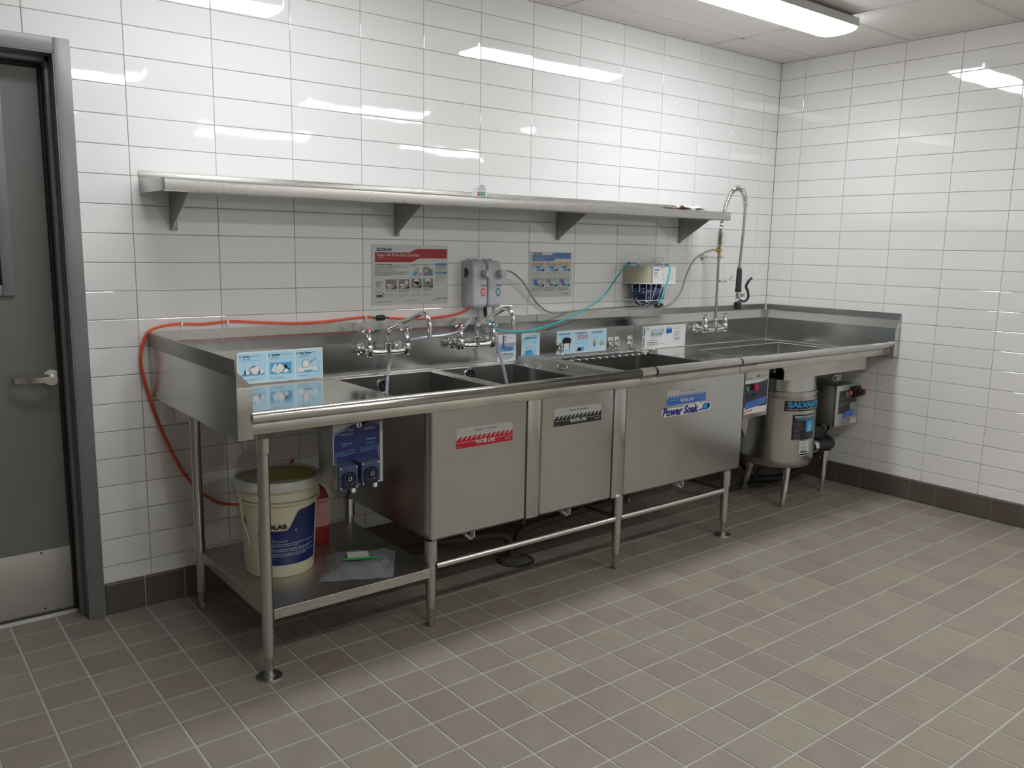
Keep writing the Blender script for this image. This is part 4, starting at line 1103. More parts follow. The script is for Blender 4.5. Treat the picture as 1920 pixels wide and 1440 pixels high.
P.fine(u + .015, .072, u + .10, 1, .004, I_GR); P.fine(u + .01, .056, u + .085, 1, .004, I_MID); P.poly([(u + .018, .010), (u + .055, .010), (u + .05, .028), (u + .030, .032)], I_K, 3); P.poly([(u + .045, .010), (u + .078, .012), (u + .07, .034), (u + .05, .032)], I_MID, 2)
u = C3[2][0]; P.rect(u + .020, .030, u + .040, .055, I_GR, 3); P.disc(u + .030, .062, .012, I_TAN, 4); P.line((u + .04, .07), (u + .056, .088), .001, I_GR); P.ring(u + .090, .055, .014, .002, I_LG, 3); P.rect(u + .074, .034, u + .104, .050, I_TAN, 3); P.rect(u + .085, .010, u + .110, .03, I_W, 2); P.done(pd)
pe = board('placard', 2.847, .9035, .392, .139, YS, I_W, 'white instruction placard with navy lettering along its left edge, left of the spray faucet', .002, .004)
P = Print(wallF(2.847, .9035, YS - .002))
P.text('Power Soak', .016, .010, .013, I_PURP, w=.118, bold=.03, shear=.2, rot=PI / 2)
P.disc(.044, .122, .0045, I_NAVY, 2); P.rect(.070, .088, .185, .116, I_PALE, 2); P.rect(.072, .074, .165, .090, I_LG, 2); P.ring(.180, .110, .010, .003, I_GR, 3)
for (a, b_) in (((.112, .138), (.112, .11)), ((.165, .138), (.165, .11)), ((.075, .088), (.075, .05)), ((.09, .088), (.09, .062)), ((.09, .062), (.125, .062)), ((.125, .062), (.125, .088)), ((.165, .088), (.158, .058))): P.line(a, b_, .0016, I_GR, 3)
P.disc(.083, .088, .004, I_K, 4); P.disc(.160, .086, .005, I_K, 4); P.poly([(.21, .085), (.262, .088), (.262, .116), (.236, .124), (.21, .118)], I_BLUE, 2); P.poly([(.21, .116), (.262, .114), (.25, .128), (.222, .130)], I_PALE, 3)
for k in range(2): P.disc(.280, .124 - k * .012, .003, I_ORR, 2); P.fine(.288, .127 - k * .012, .345, 1, .006, I_GR)
for k in range(5): P.disc(.278, .092 - k * .013, .0025, I_BRICK if k > 1 else I_LG, 2); P.fine(.290, .096 - k * .013, .345, 2 if k % 2 else 1, .0055, I_GR)
P.fine(.060, .050, .22, 1, .006, I_GR); P.fine(.055, .038, .20, 1, .007, I_K)
for k in range(4): P.rect(.045, .012 + k * .010, .050, .017 + k * .010, I_K, 2)
P.fine(.055, .028, .19, 2, .006, I_GR); P.fine(.055, .012, .14, 1, .005, I_GR); P.done(pe)

# ================================================================ WHITE DISPENSERS
def dispenser(x0, label, dot, hole):
    t = thing('soap_dispenser', (x0 + .045, -.003, 1.19), label, 'dispenser')
    x1 = x0 + .088; rings = []
    prof = [(1.196, .096, .012), (1.204, .104, .005), (1.215, .107, .0), (1.30, .106, .0), (1.38, .100, .0), (1.412, .094, .001), (1.424, .086, .005), (1.430, .072, .010)]
    b = MB(); vs = []; n = None
    for (z, dp, ins) in prof:
        o = rrect(x0 + ins, x1 - ins, -.003 - dp, -.003, .012, 3); o = [(p[0], min(p[1], -.003), z) for p in o]; n = len(o); vs += o
    fs = [(a * n + k, a * n + (k + 1) % n, (a + 1) * n + (k + 1) % n, (a + 1) * n + k) for a in range(len(prof) - 1) for k in range(n)] + [tuple(range(n)), tuple(range((len(prof) - 1) * n, len(prof) * n))]
    b.add(vs, fs); b.build('case', DISP, t)
    b = MB()
    for dx in (.008, .042): b.tube([(x0 + dx, -.03, 1.425), (x0 + dx + .012, -.03, 1.438), (x0 + dx + .02, -.05, 1.432)], .004, 8)
    each(b, 'latch', DISP, t)
    b = MB(); b.lathe([(.019, 0), (.019, -.018), (.016, -.020), (.016, -.026), (.019, -.028), (.0205, -.040), (.018, -.046), (0, -.047)], (x0 + .066, -.102, 1.366), 'y', 22); b.build('knob', KNOBM, t)
    if hole:
        b = MB(); pts = [(-.028, 1.385), (-.028, 1.430 - .085)]; out = [(-.030, 1.392), (-.030, 1.344)] + [(-.030 - .028 * math.sin(a) - .006, 1.368 - .024 * math.cos(a)) for a in [PI * k / 8 for k in range(1, 8)]]
        b.prism(out, 'x', x0 - .0012, x0 + .002); b.build('side_window', BLACK, t, smooth=False)
    P = Print(wallF(x0 + .022, 1.222, -.1105))
    P.text('ECOLAB', .024, .082, .007, I_NAVY, w=.030, bold=.03); P.rect(.022, .092, .058, .0935, I_MID, 1)
    P.disc(.036, .052, .0145, dot, 2, ry=.021, n=20); P.fine(.027, .062, .047, 4, .006, I_W, 3); P.fine(.018, .012, .052, 1, .004, I_W, 2); P.rect(.018, .004, .054, .006, I_W, 2)
    P.done(t)
    return t
dispenser(1.556, 'white wall dispenser with red oval label, left one of the pair', I_ORR, True)
dispenser(1.651, 'white wall dispenser with teal oval label, right one of the pair', I_TEAL, False)
b = MB(); b.tube([(1.676, -.045, 1.195), (1.676, -.05, 1.150)], .010, 12); b.tube([(1.676, -.05, 1.152), (1.676, -.05, 1.128)], .006, 10)
tag(b.build('check_valve', BLACK, None), 'short black valve hanging under the white dispensers', 'valve')

# ================================================================ HOSES
def hose(name, pts, r, mat, label, cat='hose', k=6):
    b = MB(); b.tube(smooth_path(pts, k), r, 10); return tag(b.build(name, mat, None), label, cat)
o = hose('clear_tube', [(1.590, -.060, 1.197), (1.586, -.062, 1.18), (1.556, -.075, 1.134), (1.5, -.085, 1.086), (1.41, -.088, 1.066), (1.286, -.088, 1.061), (1.19, -.088, 1.049), (1.125, -.095, 1.012), (1.079, -.110, .962), (1.047, -.14, .898), (1.029, -.16, .815)], .0075, CLEAR, 'clear hose from left dispenser, running behind the left faucet into the sink', 'hose')
o = hose('drop_tube', [(1.721, -.06, 1.198), (1.715, -.065, 1.17), (1.70, -.075, 1.13), (1.690, -.095, 1.088), (1.668, -.16, 1.05), (1.670, -.165, .987), (1.69, -.17, .932), (1.702, -.19, .851), (1.71, -.20, .79)], .0085, CLEAR, 'clear hose from right dispenser, dropping into the middle tank')
o = hose('teal_tube', [(1.676, -.05, 1.130), (1.690, -.07, 1.118), (1.704, -.08, 1.102), (1.721, -.095, 1.080), (1.794, -.1, 1.064), (1.91, -.09, 1.061), (2.011, -.08, 1.07), (2.18, -.06, 1.099), (2.389, -.05, 1.165), (2.512, -.05, 1.228), (2.584, -.06, 1.307), (2.648, -.07, 1.384), (2.684, -.08, 1.413), (2.725, -.10, 1.418), (2.76, -.10, 1.40)], .0045, TEAL, 'thin teal hose from dispensers to the boxed wire rack', 'hose')
o = hose('teal_tube', [(2.86, -.10, 1.40), (2.90, -.11, 1.414), (2.931, -.15, 1.413), (2.925, -.186, 1.385), (2.902, -.190, 1.315), (2.875, -.190, 1.263), (2.855, -.190, 1.216), (2.83, -.190, 1.19)], .0045, TEAL, 'short teal hose hanging over the front of the beige box', 'hose')
o = hose('braided_hose', [(1.717, -.140, 1.371), (1.75, -.132, 1.380), (1.812, -.10, 1.368), (1.909, -.06, 1.321), (1.983, -.04, 1.251), (2.057, -.03, 1.186), (2.147, -.03, 1.148), (2.326, -.022, 1.150), (2.622, -.022, 1.158), (2.848, -.022, 1.159), (3.039, -.022, 1.151), (3.134, -.03, 1.171), (3.188, -.05, 1.24), (3.214, -.06, 1.326), (3.235, -.08, 1.405), (3.282, -.1, 1.465), (3.36, -.13, 1.502), (3.413, -.13, 1.503)], .0052, BRAID, 'thin braided metal hose from dispenser to the brass tee', 'hose')
ot = thing('orange_hose', (.3, -.01, 1.1), 'orange hose looping from the dispensers down to the pail', 'hose')
b = MB(); b.tube(smooth_path([(1.120, -.016, 1.157), (1.209, -.02, 1.149), (1.331, -.02, 1.146), (1.489, -.025, 1.158), (1.56, -.04, 1.180), (1.575, -.05, 1.198)], 6), .0060, 10)
b.tube(smooth_path([(1.045, -.012, 1.162), (1.011, -.012, 1.165), (.933, -.012, 1.161), (.799, -.012, 1.152), (.66, -.012, 1.150), (.50, -.012, 1.160), (.38, -.012, 1.170), (.329, -.012, 1.169), (.24, -.012, 1.164), (.163, -.012, 1.168), (.085, -.014, 1.162), (.032, -.016, 1.140), (.006, -.016, 1.084), (-.002, -.016, 1.02), (.012, -.016, .933), (.035, -.012, .84), (.060, -.012, .753), (.095, -.012, .655), (.136, -.012, .562), (.195, -.014, .47), (.263, -.016, .405), (.33, -.03, .380), (.41, -.08, .39), (.47, -.17, .46), (.50, -.26, .55), (.49, -.32, .600), (.472, -.365, .630), (.45, -.395, .620)], 6), .0060, 10)
b.build('tube', ORANGE, ot)
b = MB(); b.lathe([(.003, -.040), (.004, -.022), (.011, -.021), (.013, -.017), (.013, .017), (.011, .021), (.004, .022), (.003, .040)], (1.082, -.016, 1.159), 'x', 16); b.build('inline_filter', BLACK, ot)
b = MB()
for (x, z) in ((.352, 1.168), (1.004, 1.164), (.163, 1.169)): b.box(x - .004, x + .004, -.019, -.001, z - .007, z + .008, c=.001); b.tube([(x, -.003, z - .006), (x + .002, -.008, z - .022)], .002, 6)
each(b, 'hose_clip', WHITE, ot)

# ================================================================ WIRE RACK WITH BEIGE BOX
rk = thing('solution_rack', (2.87, -.003, 1.16), 'beige curved box over a white wire basket of dark blue bags, on the wall', 'rack')
BX0, BX1, BD = 2.722, 3.000, .176
def dshape(ins=0, zsc=1.0):
    """D outline: curved left front corner, flat front, right corner"""
    p = [(BX1 - ins, -.003), (BX0 + ins, -.003), (BX0 + ins, -.05)]
    for k in range(1, 8):
        a = PI / 2 * k / 7; p.append((BX0 + ins + .058 * (1 - math.cos(a)), -.05 - (BD - .053 - ins) * math.sin(a)))
    p += [(BX1 - ins - .016, -BD - .003 + ins), (BX1 - ins - .004, -BD + .003 + ins), (BX1 - ins, -BD + .015 + ins)]
    return p
b = MB(); o = dshape(); i_ = dshape(.004); n = len(o)
b.add([(p[0], p[1], 1.304) for p in o] + [(p[0], p[1], 1.402) for p in o] + [(p[0], p[1], 1.402) for p in i_] + [(p[0], p[1], 1.31) for p in i_],
      [(a * n + k, a * n + (k + 1) % n, (a + 1) * n + (k + 1) % n, (a + 1) * n + k) for a in (0, 1, 2) for k in range(n)] + [tuple(range(3 * n, 4 * n))])
b.build('box_shell', OLIVE, rk, angle=40)
P = Print(wallF(2.782, 1.3055, -BD - .0032)); lw = .200
P.rect(0, 0, lw, .094, I_W, 1); P.text('ECOLAB', .012, .073, .011, I_BLUE, w=.045, bold=.03); P.text('SCOUT', .011, .056, .007, I_K, w=.030, bold=.02)
P.fine(.011, .050, .060, 1, .005, I_GR); P.fine(.011, .043, .062, 1, .005, I_GR); P.fine(.011, .034, .075, 1, .004, I_TEAL)
for k in range(4):
    for j in range(2):
        if k == 1: continue
        P.ring(.092 + k * .026, .054 - j * .026, .007, .0012, I_LG, 2, n=12); P.disc(.092 + k * .026, .048 - j * .026, .0035, I_GR if j == 0 else I_PINK, 3, n=8)
P.fine(.12, .012, .19, 1, .003, I_LG); P.done(rk)
b = MB(); cxm, = ((BX0 + BX1) / 2,)
def ringpts(z, ins): return [(p[0], min(p[1], -.006), z) for p in dshape(ins)]
b.tube(ringpts(1.3035, -.004), .0028, 6, closed=True); b.tube(ringpts(1.205, .012), .0024, 6, closed=True); b.tube([(p[0], p[1], 1.404) for p in ringpts(0, -.002)], .002, 6, closed=True)
n = len(dshape())
for k in range(3, n, 2):
    a = dshape(-.004)[k]; c_ = dshape(.012)[k]; e = dshape(.055)[k]
    b.tube([(a[0], a[1], 1.303), (c_[0], c_[1], 1.205), (e[0], e[1], 1.168)], .0018, 6)
for t in (.2, .45, .7):
    a = (BX0 + .058 + (BX1 - BX0 - .075) * t, -BD - .004); b.tube([(a[0], a[1], 1.303), (a[0] - .02, a[1] + .015, 1.205), (a[0] - .03, a[1] + .055, 1.168)], .0018, 6)
for y in (-.03, -.08, -.13): b.tube([(BX1 + .003, y, 1.303), (BX1 - .035, y, 1.205), (BX1 - .06, y + .01, 1.17)], .0018, 6)
b.tube([(BX0 - .03, -.006, 1.404), (BX1 + .05, -.006, 1.404)], .0026, 6); b.build('wire_basket', WHITE, rk)
b = MB(); b.ball((2.745, -.025, 1.415), .010, 10); b.build('mounting_screw', BLACK, rk)
bg = MB(); bg.ball((2.842, -.092, 1.243), .085, 24, sc=(1.45, .92, .93)); rnd = random.Random(4)
bg.v = [(v[0] + rnd.uniform(-.004, .004), min(v[1], -.008) + rnd.uniform(-.004, 0), v[2] + rnd.uniform(-.003, .003)) for v in bg.v]
tag(bg.build('liquid_bag', BLUEBAG, None), 'dark blue liquid pouch sagging in the white wire basket', 'pouch')
b = MB(); b.lathe([(.0, -.010), (.020, -.010), (.022, .0), (.018, .006), (.010, .012)], (2.825, -.190, 1.178), 'z', 14); b.lathe([(.0, -.010), (.015, -.009), (.016, .004), (.0, .008)], (2.856, -.186, 1.182), 'z', 12)
b.build('pouch_cap', BLACK, bpy.data.objects['liquid_bag'])
b = MB(); rnd = random.Random(9); vs = []
for i in range(9):
    for j in range(6):
        u, v = i / 8, j / 5
        vs.append((2.775 + .17 * u, -.10 - .03 * math.sin(PI * u) + rnd.uniform(-.012, .012), 1.392 + (.070 * v) * (.6 + .4 * math.sin(PI * u)) + rnd.uniform(-.006, .006)))
b.add(vs, [(i * 6 + j, (i + 1) * 6 + j, (i + 1) * 6 + j + 1, i * 6 + j + 1) for i in range(8) for j in range(5)])
b.add([(v[0], v[1] - .03 - .02 * random.random(), v[2]) for v in vs], [(i * 6 + j, (i + 1) * 6 + j, (i + 1) * 6 + j + 1, i * 6 + j + 1) for i in range(8) for j in range(5)])
tag(b.build('plastic_bag', FILM, None), 'crumpled clear plastic bag sticking out of the beige box top', 'bag')

# soap dish on the deck by the placard
b = MB(); b.lathe([(.0, .001), (.026, .001), (.033, .014), (.034, .014), (.028, .0), (0, 0)], (2.842, -.150, ZD + .0005), 'z', 24, CHROMED)
so = thing('sink_strainer', (2.842, -.150, ZD), 'small round metal strainer cup on the ledge below the white instruction placard', 'strainer')
b.build('cup', None, so)
b = MB()
for k in range(7): b.ball((2.842 + .016 * math.cos(k * 2.1), -.150 + .014 * math.sin(k * 2.1), ZD + .012 + .003 * (k % 3)), .008, 8, sc=(1.1, 1, .7))
b.build('scraps', PAPER, so)

# ================================================================ DETERGENT PUMP BOX
pb_ = thing('detergent_pump', (.50, -.80, .76), 'grey box with navy front panel and two round pumps, hanging under the left drainboard', 'pump')
x0, x1, z0, z1, yf = .407, .599, .636, .890, -.860
b = MB(); b.box(x0, x1, yf, -.742, z0, z1, c=.002); b.build('case', STEELV, pb_)
b = MB(); b.box(x0, x0 + .20, yf - .002, yf, z0, z1); fo = b.build('front_panel', I_SIL, pb_, smooth=False)
P = Print(wallF(x0, z0, yf - .002)); Wp, Hp = .192, .254
arcp = [(.004, .006), (.188, .006), (.188, .226)]
for k in range(9): u = .188 - .184 * k / 8; arcp.append((u, .226 + .010 * math.sin(PI * (.188 - u) / .25) - .034 * max(0, (.13 - u) / .13) ** 1.6))
P.poly(arcp, I_PUMP, 1)
P.poly([(.004, .198), (.03, .212), (.06, .221), (.06, .218), (.03, .208), (.004, .190)], I_MID, 2); P.poly([(.13, .235), (.16, .231), (.188, .226), (.188, .218), (.16, .228), (.13, .232)], I_MID, 2)
P.text('Power Soak', .006, .234, .010, I_PURP, w=.076, bold=.035, shear=.25); P.text('Power Wash', .020, .205, .0095, I_DIM, w=.062, bold=.01); P.text('Detergent', .026, .192, .0095, I_DIM, w=.052, bold=.01); P.text('Sanitizer', .124, .204, .0095, I_DIM, w=.046, bold=.01)
for u in (.034, .132): P.text('Product Name', u, .160 + (.006 if u > .1 else 0), .004, I_W, w=.040); P.fine(u, .156, u + .038, 2, .004, I_STL)
P.line((.010, .132), (.088, .136), .0012, I_DIM); P.line((.010, .132), (.010, .010), .0018, I_DIM); P.line((.106, .138), (.182, .141), .0012, I_DIM); P.line((.182, .141), (.182, .10), .0018, I_DIM)
P.fine(.016, .128, .086, 3, .0045, I_STL); P.fine(.108, .134, .178, 3, .0045, I_STL); P.done(fo)
b = MB(); b.lathe([(.0125, 0), (.0125, -.006), (.010, -.009), (0, -.009)], (x0 + .100, yf - .002, z0 + .226), 'y', 22, CHROMED); b.box(x0 + .0985, x0 + .1015, yf - .0125, yf - .010, z0 + .218, z0 + .234, DARK); b.build('key_lock', None, pb_)
PB = plain('pump_head_blue', (0.035, 0.06, 0.16), .35); PD = plain('pump_dark', (.008, .012, .03), .3)
for (px, pz) in ((.442, .684), (.530, .690)):
    q = MB(); q.box(px - .036, px + .036, yf - .040, yf - .002, pz - .040, pz + .042, STEELV, c=.001); q.box(px - .037, px + .037, yf - .050, yf - .040, pz - .041, pz + .043, PB, c=.002)
    ho = q.build('pump_head', None, pb_)
    q = MB(); q.lathe([(.028, -.050), (.028, -.054), (.026, -.055), (.022, -.052), (.021, -.054), (.010, -.054), (.0075, -.058), (.0075, -.060), (.004, -.060)], (px, yf, pz), 'y', 28)
    q.box(px - .026, px + .026, yf - .053, yf - .049, pz - .038, pz, c=.0005); q.build('rotor', PD, ho)
    q = MB(); q.lathe([(.0072, -.0605), (.0072, -.062), (.0045, -.062), (.0045, -.0605)], (px, yf, pz), 'y', 16)
    for sx in (-1, 1):
        for sz in (-1, 1): q.lathe([(.0045, -.050), (.0035, -.0535), (0, -.054)], (px + sx * .031, yf, pz + .001 + sz * .036), 'y', 10)
    each(q, 'screw', CHROME, ho)
    q = MB(); q.box(px + .012, px + .026, yf - .052, yf - .040, pz - .056, pz - .040, c=.001); q.build('tube_port', WHITE, ho)
b = MB(); b.tube(smooth_path([(.50, -.80, .636), (.505, -.79, .60), (.515, -.75, .565), (.56, -.68, .55), (.62, -.60, .54)], 4), .006, 8); b.build('power_cord', RUBBER, pb_)
b = MB(); b.box(.36, .404, -.75, -.73, .842, .888, c=.001); b.build('mounting_tab', STEELV, pb_)

# ================================================================ CONTROL PANEL (between tank and scrap collector)
cp_ = thing('control_panel', (2.9, -.82, .75), 'flat grey control panel with navy face, green and red buttons, right of the wide tank', 'control panel')
x0, x1, z0, z1, yf = 2.790, 3.000, .620, .886, -.858
b = MB(); b.box(x0, x1, yf, -.80, z0, z1, c=.0015); b.build('case', SHELFM, cp_)
P = Print(wallF(x0, z0, yf)); Wc = .21
P.rect(.002, .022, .200, .215, I_W, 1); P.poly([(.002, .060), (.19, .056), (.20, .058), (.20, .196), (.150, .188), (.002, .186)], I_SLATE, 2)
P.poly([(.12, .188), (.20, .203), (.20, .196), (.15, .188)], I_GR, 3); P.disc(.112, .222, .006, I_K, 3); P.text('POWER SOAK', .122, .219, .006, I_GR, w=.07); P.fine(.155, .212, .19, 1, .005, I_K); P.text('SYSTEM', .003, .210, .007, I_GR, w=.046)
P.text('START', .038, .172, .004, I_LG, w=.014); P.text('STOP', .092, .140, .005, I_LG, w=.020); P.fine(.06, .128, .10, 4, .005, I_DIM); P.fine(.002, .118, .035, 2, .005, I_DIM)
P.poly([(.010, .046), (.185, .070), (.192, .106), (.020, .086), (.008, .066)], I_TAPE, 4)
rnd = random.Random(2)
for row, y in enumerate((.080, .064)):
    for k in range(8): P.line((.045 + k * .014, y + .001 * k), (.050 + k * .014 + rnd.uniform(0, .004), y + .001 * k - rnd.uniform(.004, .009)), .0018, I_NAVY, 5); P.line((.052 + k * .014, y), (.047 + k * .014, y - rnd.uniform(.002, .008)), .0014, I_NAVY, 5)
P.poly([(.002, .036), (.075, .044), (.075, .037), (.002, .028)], I_ORR, 3); P.poly([(.02, .035), (.05, .039), (.05, .035), (.02, .031)], I_YEL, 4); P.fine(.002, .024, .06, 1, .005, I_W); P.done(cp_)
b = MB(); b.lathe([(.015, 0), (.015, -.006), (.012, -.009), (0, -.009)], (x0 + .018, yf, z0 + .160), 'y', 20); b.build('green_button', I_GREEN, cp_)
b = MB(); b.lathe([(.010, 0), (.010, -.010), (.019, -.012), (.019, -.018), (.014, -.021), (0, -.021)], (x0 + .078, yf, z0 + .166), 'y', 20); b.build('red_button', I_RED, cp_)
P = Print(wallF(x0, z0, yf)); P.poly([(.094, .150), (.113, .163), (.098, .180)], I_W, 5); P.done(cp_)
b = MB()
for (u, v) in ((.190, .012), (.190, .250), (.190, .031)): b.lathe([(.004, 0), (.003, -.002), (0, -.002)], (x0 + u, yf, z0 + v), 'y', 10)
each(b, 'screw', CHROMED, cp_)
b = MB(); b.prism([(2.80, .62), (2.90, .62), (2.88, .52), (2.875, .50)], 'y', -.82, -.80); b.build('mount_gusset', STEELV, cp_, smooth=False)

# ================================================================ SCRAP COLLECTOR
scp = thing('scrap_collector', (3.5, -.6, 0), 'round stainless scrap collector drum with black labels on legs, under the dish table', 'scrap collector')
cx, cy, R = 3.505, -.600, .214
b = MB(); b.lathe([(.0, .212), (.10, .214), (.16, .222), (.198, .238), (.2125, .262), (R, .285), (R, .652), (.2175, .655), (.2175, .662), (R - .003, .665), (R - .003, .684), (.2175, .687), (.2175, .694), (R - .006, .697), (.204, .740), (.200, .798)], (cx, cy, 0), 'z', 64); b.build('drum', STEEL, scp)
def cylF(a0, z0, R_=R):     # wrapped label, u runs along the surface
    def F(u, v, h):
        a = a0 + u / R_; return (cx + (R_ + .0004 + h) * math.cos(a), cy + (R_ + .0004 + h) * math.sin(a), z0 + v)
    return F
A = math.radians
P = Print(cylF(A(-139), .582)); wl = .30
P.rect(0, 0, wl, .062, I_K, 1, seg=24); P.text('SALVAJOR', .018, .025, .030, I_CYAN, w=.262, bold=.05); P.text('FOOD WASTE SYSTEMS', .018, .007, .008, I_LG, w=.255, bold=.03); P.done(scp, 'brand_label', 'lettering')
P = Print(cylF(A(-125), .410)); wl = .175
P.rect(0, 0, wl, .152, I_K, 1, seg=14); P.text('SCRAP COLLECTOR', .014, .134, .010, I_W, w=.150, bold=.04); P.rect(.018, .126, .165, .130, I_MID, 2, seg=10); P.rect(.024, .118, .16, .121, I_MID, 2, seg=10)
P.rect(.095, .045, .165, .114, I_CYAN, 2, seg=8); P.poly([(.108, .05), (.130, .052), (.135, .080), (.128, .105), (.118, .090), (.112, .068)], I_PALE, 3)
for k in range(9): P.fine(.014, .110 - k * .011, .085, 1, .006, I_GR if k % 3 else I_BRICK)
P.fine(.014, .008, .075, 1, .004, I_LG); P.done(scp, 'instruction_label', 'lettering')
P = Print(cylF(A(-110), .312)); P.rect(0, 0, .072, .088, I_W, 1, seg=6)
P.fine(.006, .080, .066, 3, .006, I_GR); P.rect(.008, .042, .064, .060, I_LG, 2, seg=4); P.fine(.010, .036, .062, 2, .007, I_K); P.rect(.006, .020, .066, .027, I_K, 2, seg=4); P.rect(.003, .004, .069, .014, I_K, 2, seg=4); P.done(scp, 'rating_label', 'lettering')
def sleg(bx, by, tx, ty, zt):
    d_ = Vector((tx - bx, ty - by, zt)); p = lambda t: (bx + d_.x * t, by + d_.y * t, d_.z * t)
    q = MB(); q.tube([p(1), p(.36), p(.355)], [.0215, .0215, .020], 18); q.tube([p(.36), p(.02), p(0)], [.0165, .0160, .014], 18); q.build('leg', STEELR, scp)
sleg(3.374, -.752, 3.430, -.735, .238); sleg(3.481, -.394, 3.50, -.44, .238); sleg(3.869, -.707, 3.885, -.700, .270)
b = MB(); b.lathe([(.038, -.02), (.041, 0), (.041, .018), (.038, .02)], (3.705, -.722, .318), 'x', 24); b.build('hose_clamp', CHROME, scp)
b = MB(); b.tube([(3.64, -.70, .318), (3.69, -.722, .318)], .032, 18); b.build('outlet_stub', RUBBER, scp)
b = MB(); b.tube(smooth_path([(3.69, -.722, .318), (3.76, -.735, .318), (3.82, -.742, .316), (3.875, -.73, .316), (3.91, -.695, .322), (3.905, -.65, .345), (3.87, -.61, .38)], 5), .036, 18); ho = b.build('black_hose', RUBBER, scp)
b = MB(); b.tube(smooth_path([(3.84, -.70, .30), (3.84, -.66, .22), (3.80, -.58, .12), (3.72, -.48, .06), (3.60, -.36, .045)], 5), .026, 14); b.build('drain_hose', RUBBER, scp)
b = MB(); b.lathe([(.05, .345), (.062, .35), (.062, .40), (.045, .42)], (3.86, -.63, 0), 'z', 20); b.lathe([(.055, .27), (.05, .345)], (3.875, -.68, 0), 'z', 16); b.tube([(3.80, -.66, .38), (3.74, -.64, .42)], .03, 12); b.build('pump_motor', DARK, scp)
b = MB(); b.tube(smooth_path([(3.55, -.20, .22), (3.62, -.3, .10), (3.5, -.38, .05), (3.36, -.42, .04), (3.2, -.38, .06), (3.08, -.32, .12)], 5), .014, 10); b.tube(smooth_path([(3.46, -.55, .24), (3.44, -.5, .1), (3.52, -.42, .03), (3.62, -.45, .02)], 5), .008, 8); b.build('loose_hoses', RUBBER, scp)
b = MB(); b.box(3.76, 3.84, -.80, -.77, .728, .772, c=.002); b.lathe([(.0135, 0), (.0135, -.012), (.011, -.014), (.006, -.010), (0, -.010)], (3.772, -.800, .748), 'y', 16); b.build('bracket_plate', STEELV, scp)

# small control box on the right
cb = thing('switch_box', (3.97, -.65, .56), 'grey steel switch box with black red rotary switch and blue tape, right of scrap drum', 'switch box')
x0, x1, z0, z1, yf = 3.842, 4.110, .430, .690, -.775
b = MB(); b.box(x0 + .006, x1 - .006, yf + .018, -.505, z0 + .004, z1 - .004, c=.002); b.build('case', STEELV, cb)
b = MB(); b.box(x0, x1, yf, yf + .016, z0, z1, c=.003); b.build('lid', STEEL, cb)
P = Print(wallF(x0, z0, yf)); P.rect(.030, .080, .165, .225, I_CHAR, 1); P.rect(.165, .14, .235, .225, I_CHAR, 1); P.text('SALVAJOR', .040, .172, .008, I_LG, w=.05); P.fine(.035, .15, .10, 5, .006, I_GR); P.fine(.11, .19, .16, 3, .006, I_GR); P.disc(.118, .145, .0035, I_W, 2)
P.poly([(.085, .045), (.210, .062), (.205, .098), (.100, .085)], I_TAPE, 3)
for k in range(7): P.line((.110 + k * .013, .078), (.113 + k * .013, .063 + (k % 2) * .004), .0018, I_NAVY, 4)
P.rect(.178, .008, .250, .042, I_W, 2); P.fine(.182, .038, .246, 4, .007, I_ORR, 3); P.done(cb)
b = MB(); b.lathe([(.012, 0), (.012, -.008), (.009, -.012), (0, -.012)], (x0 + .105, yf, z0 + .205), 'y', 18); b.build('green_button', plain('pale_green_plastic', (.12, .20, .16), .3), cb)
b = MB(); b.lathe([(.014, 0), (.014, -.010), (.011, -.014), (0, -.014)], (x0 + .148, yf, z0 + .205), 'y', 18); b.build('red_button', I_ORR, cb)
b = MB(); b.box(x0 + .175, x0 + .245, yf - .022, yf, z0 + .175, z0 + .245, c=.003); b.lathe([(.024, -.022), (.024, -.040), (.020, -.044), (0, -.044)], (x0 + .212, yf, z0 + .208), 'y', 20); b.box(x0 + .190, x0 + .234, yf - .056, yf - .042, z0 + .200, z0 + .217, c=.003); sw = b.build('rotary_switch', BLACK, cb)
b = MB(); b.box(x0 + .228, x0 + .252, yf - .050, yf - .020, z0 + .188, z0 + .225, c=.003); b.build('red_tab', I_RED, sw)
b = MB(); b.tube(smooth_path([(4.02, -.64, .432), (4.01, -.64, .38), (3.96, -.63, .35), (3.90, -.63, .39)], 4), .0045, 8); b.tube(smooth_path([(4.05, -.62, .432), (4.06, -.6, .36), (4.05, -.58, .28), (4.0, -.57, .24)], 4), .0035, 8); b.tube([(3.90, -.70, .432), (3.90, -.70, .41)], .011, 10); b.build('cables', RUBBER, cb)

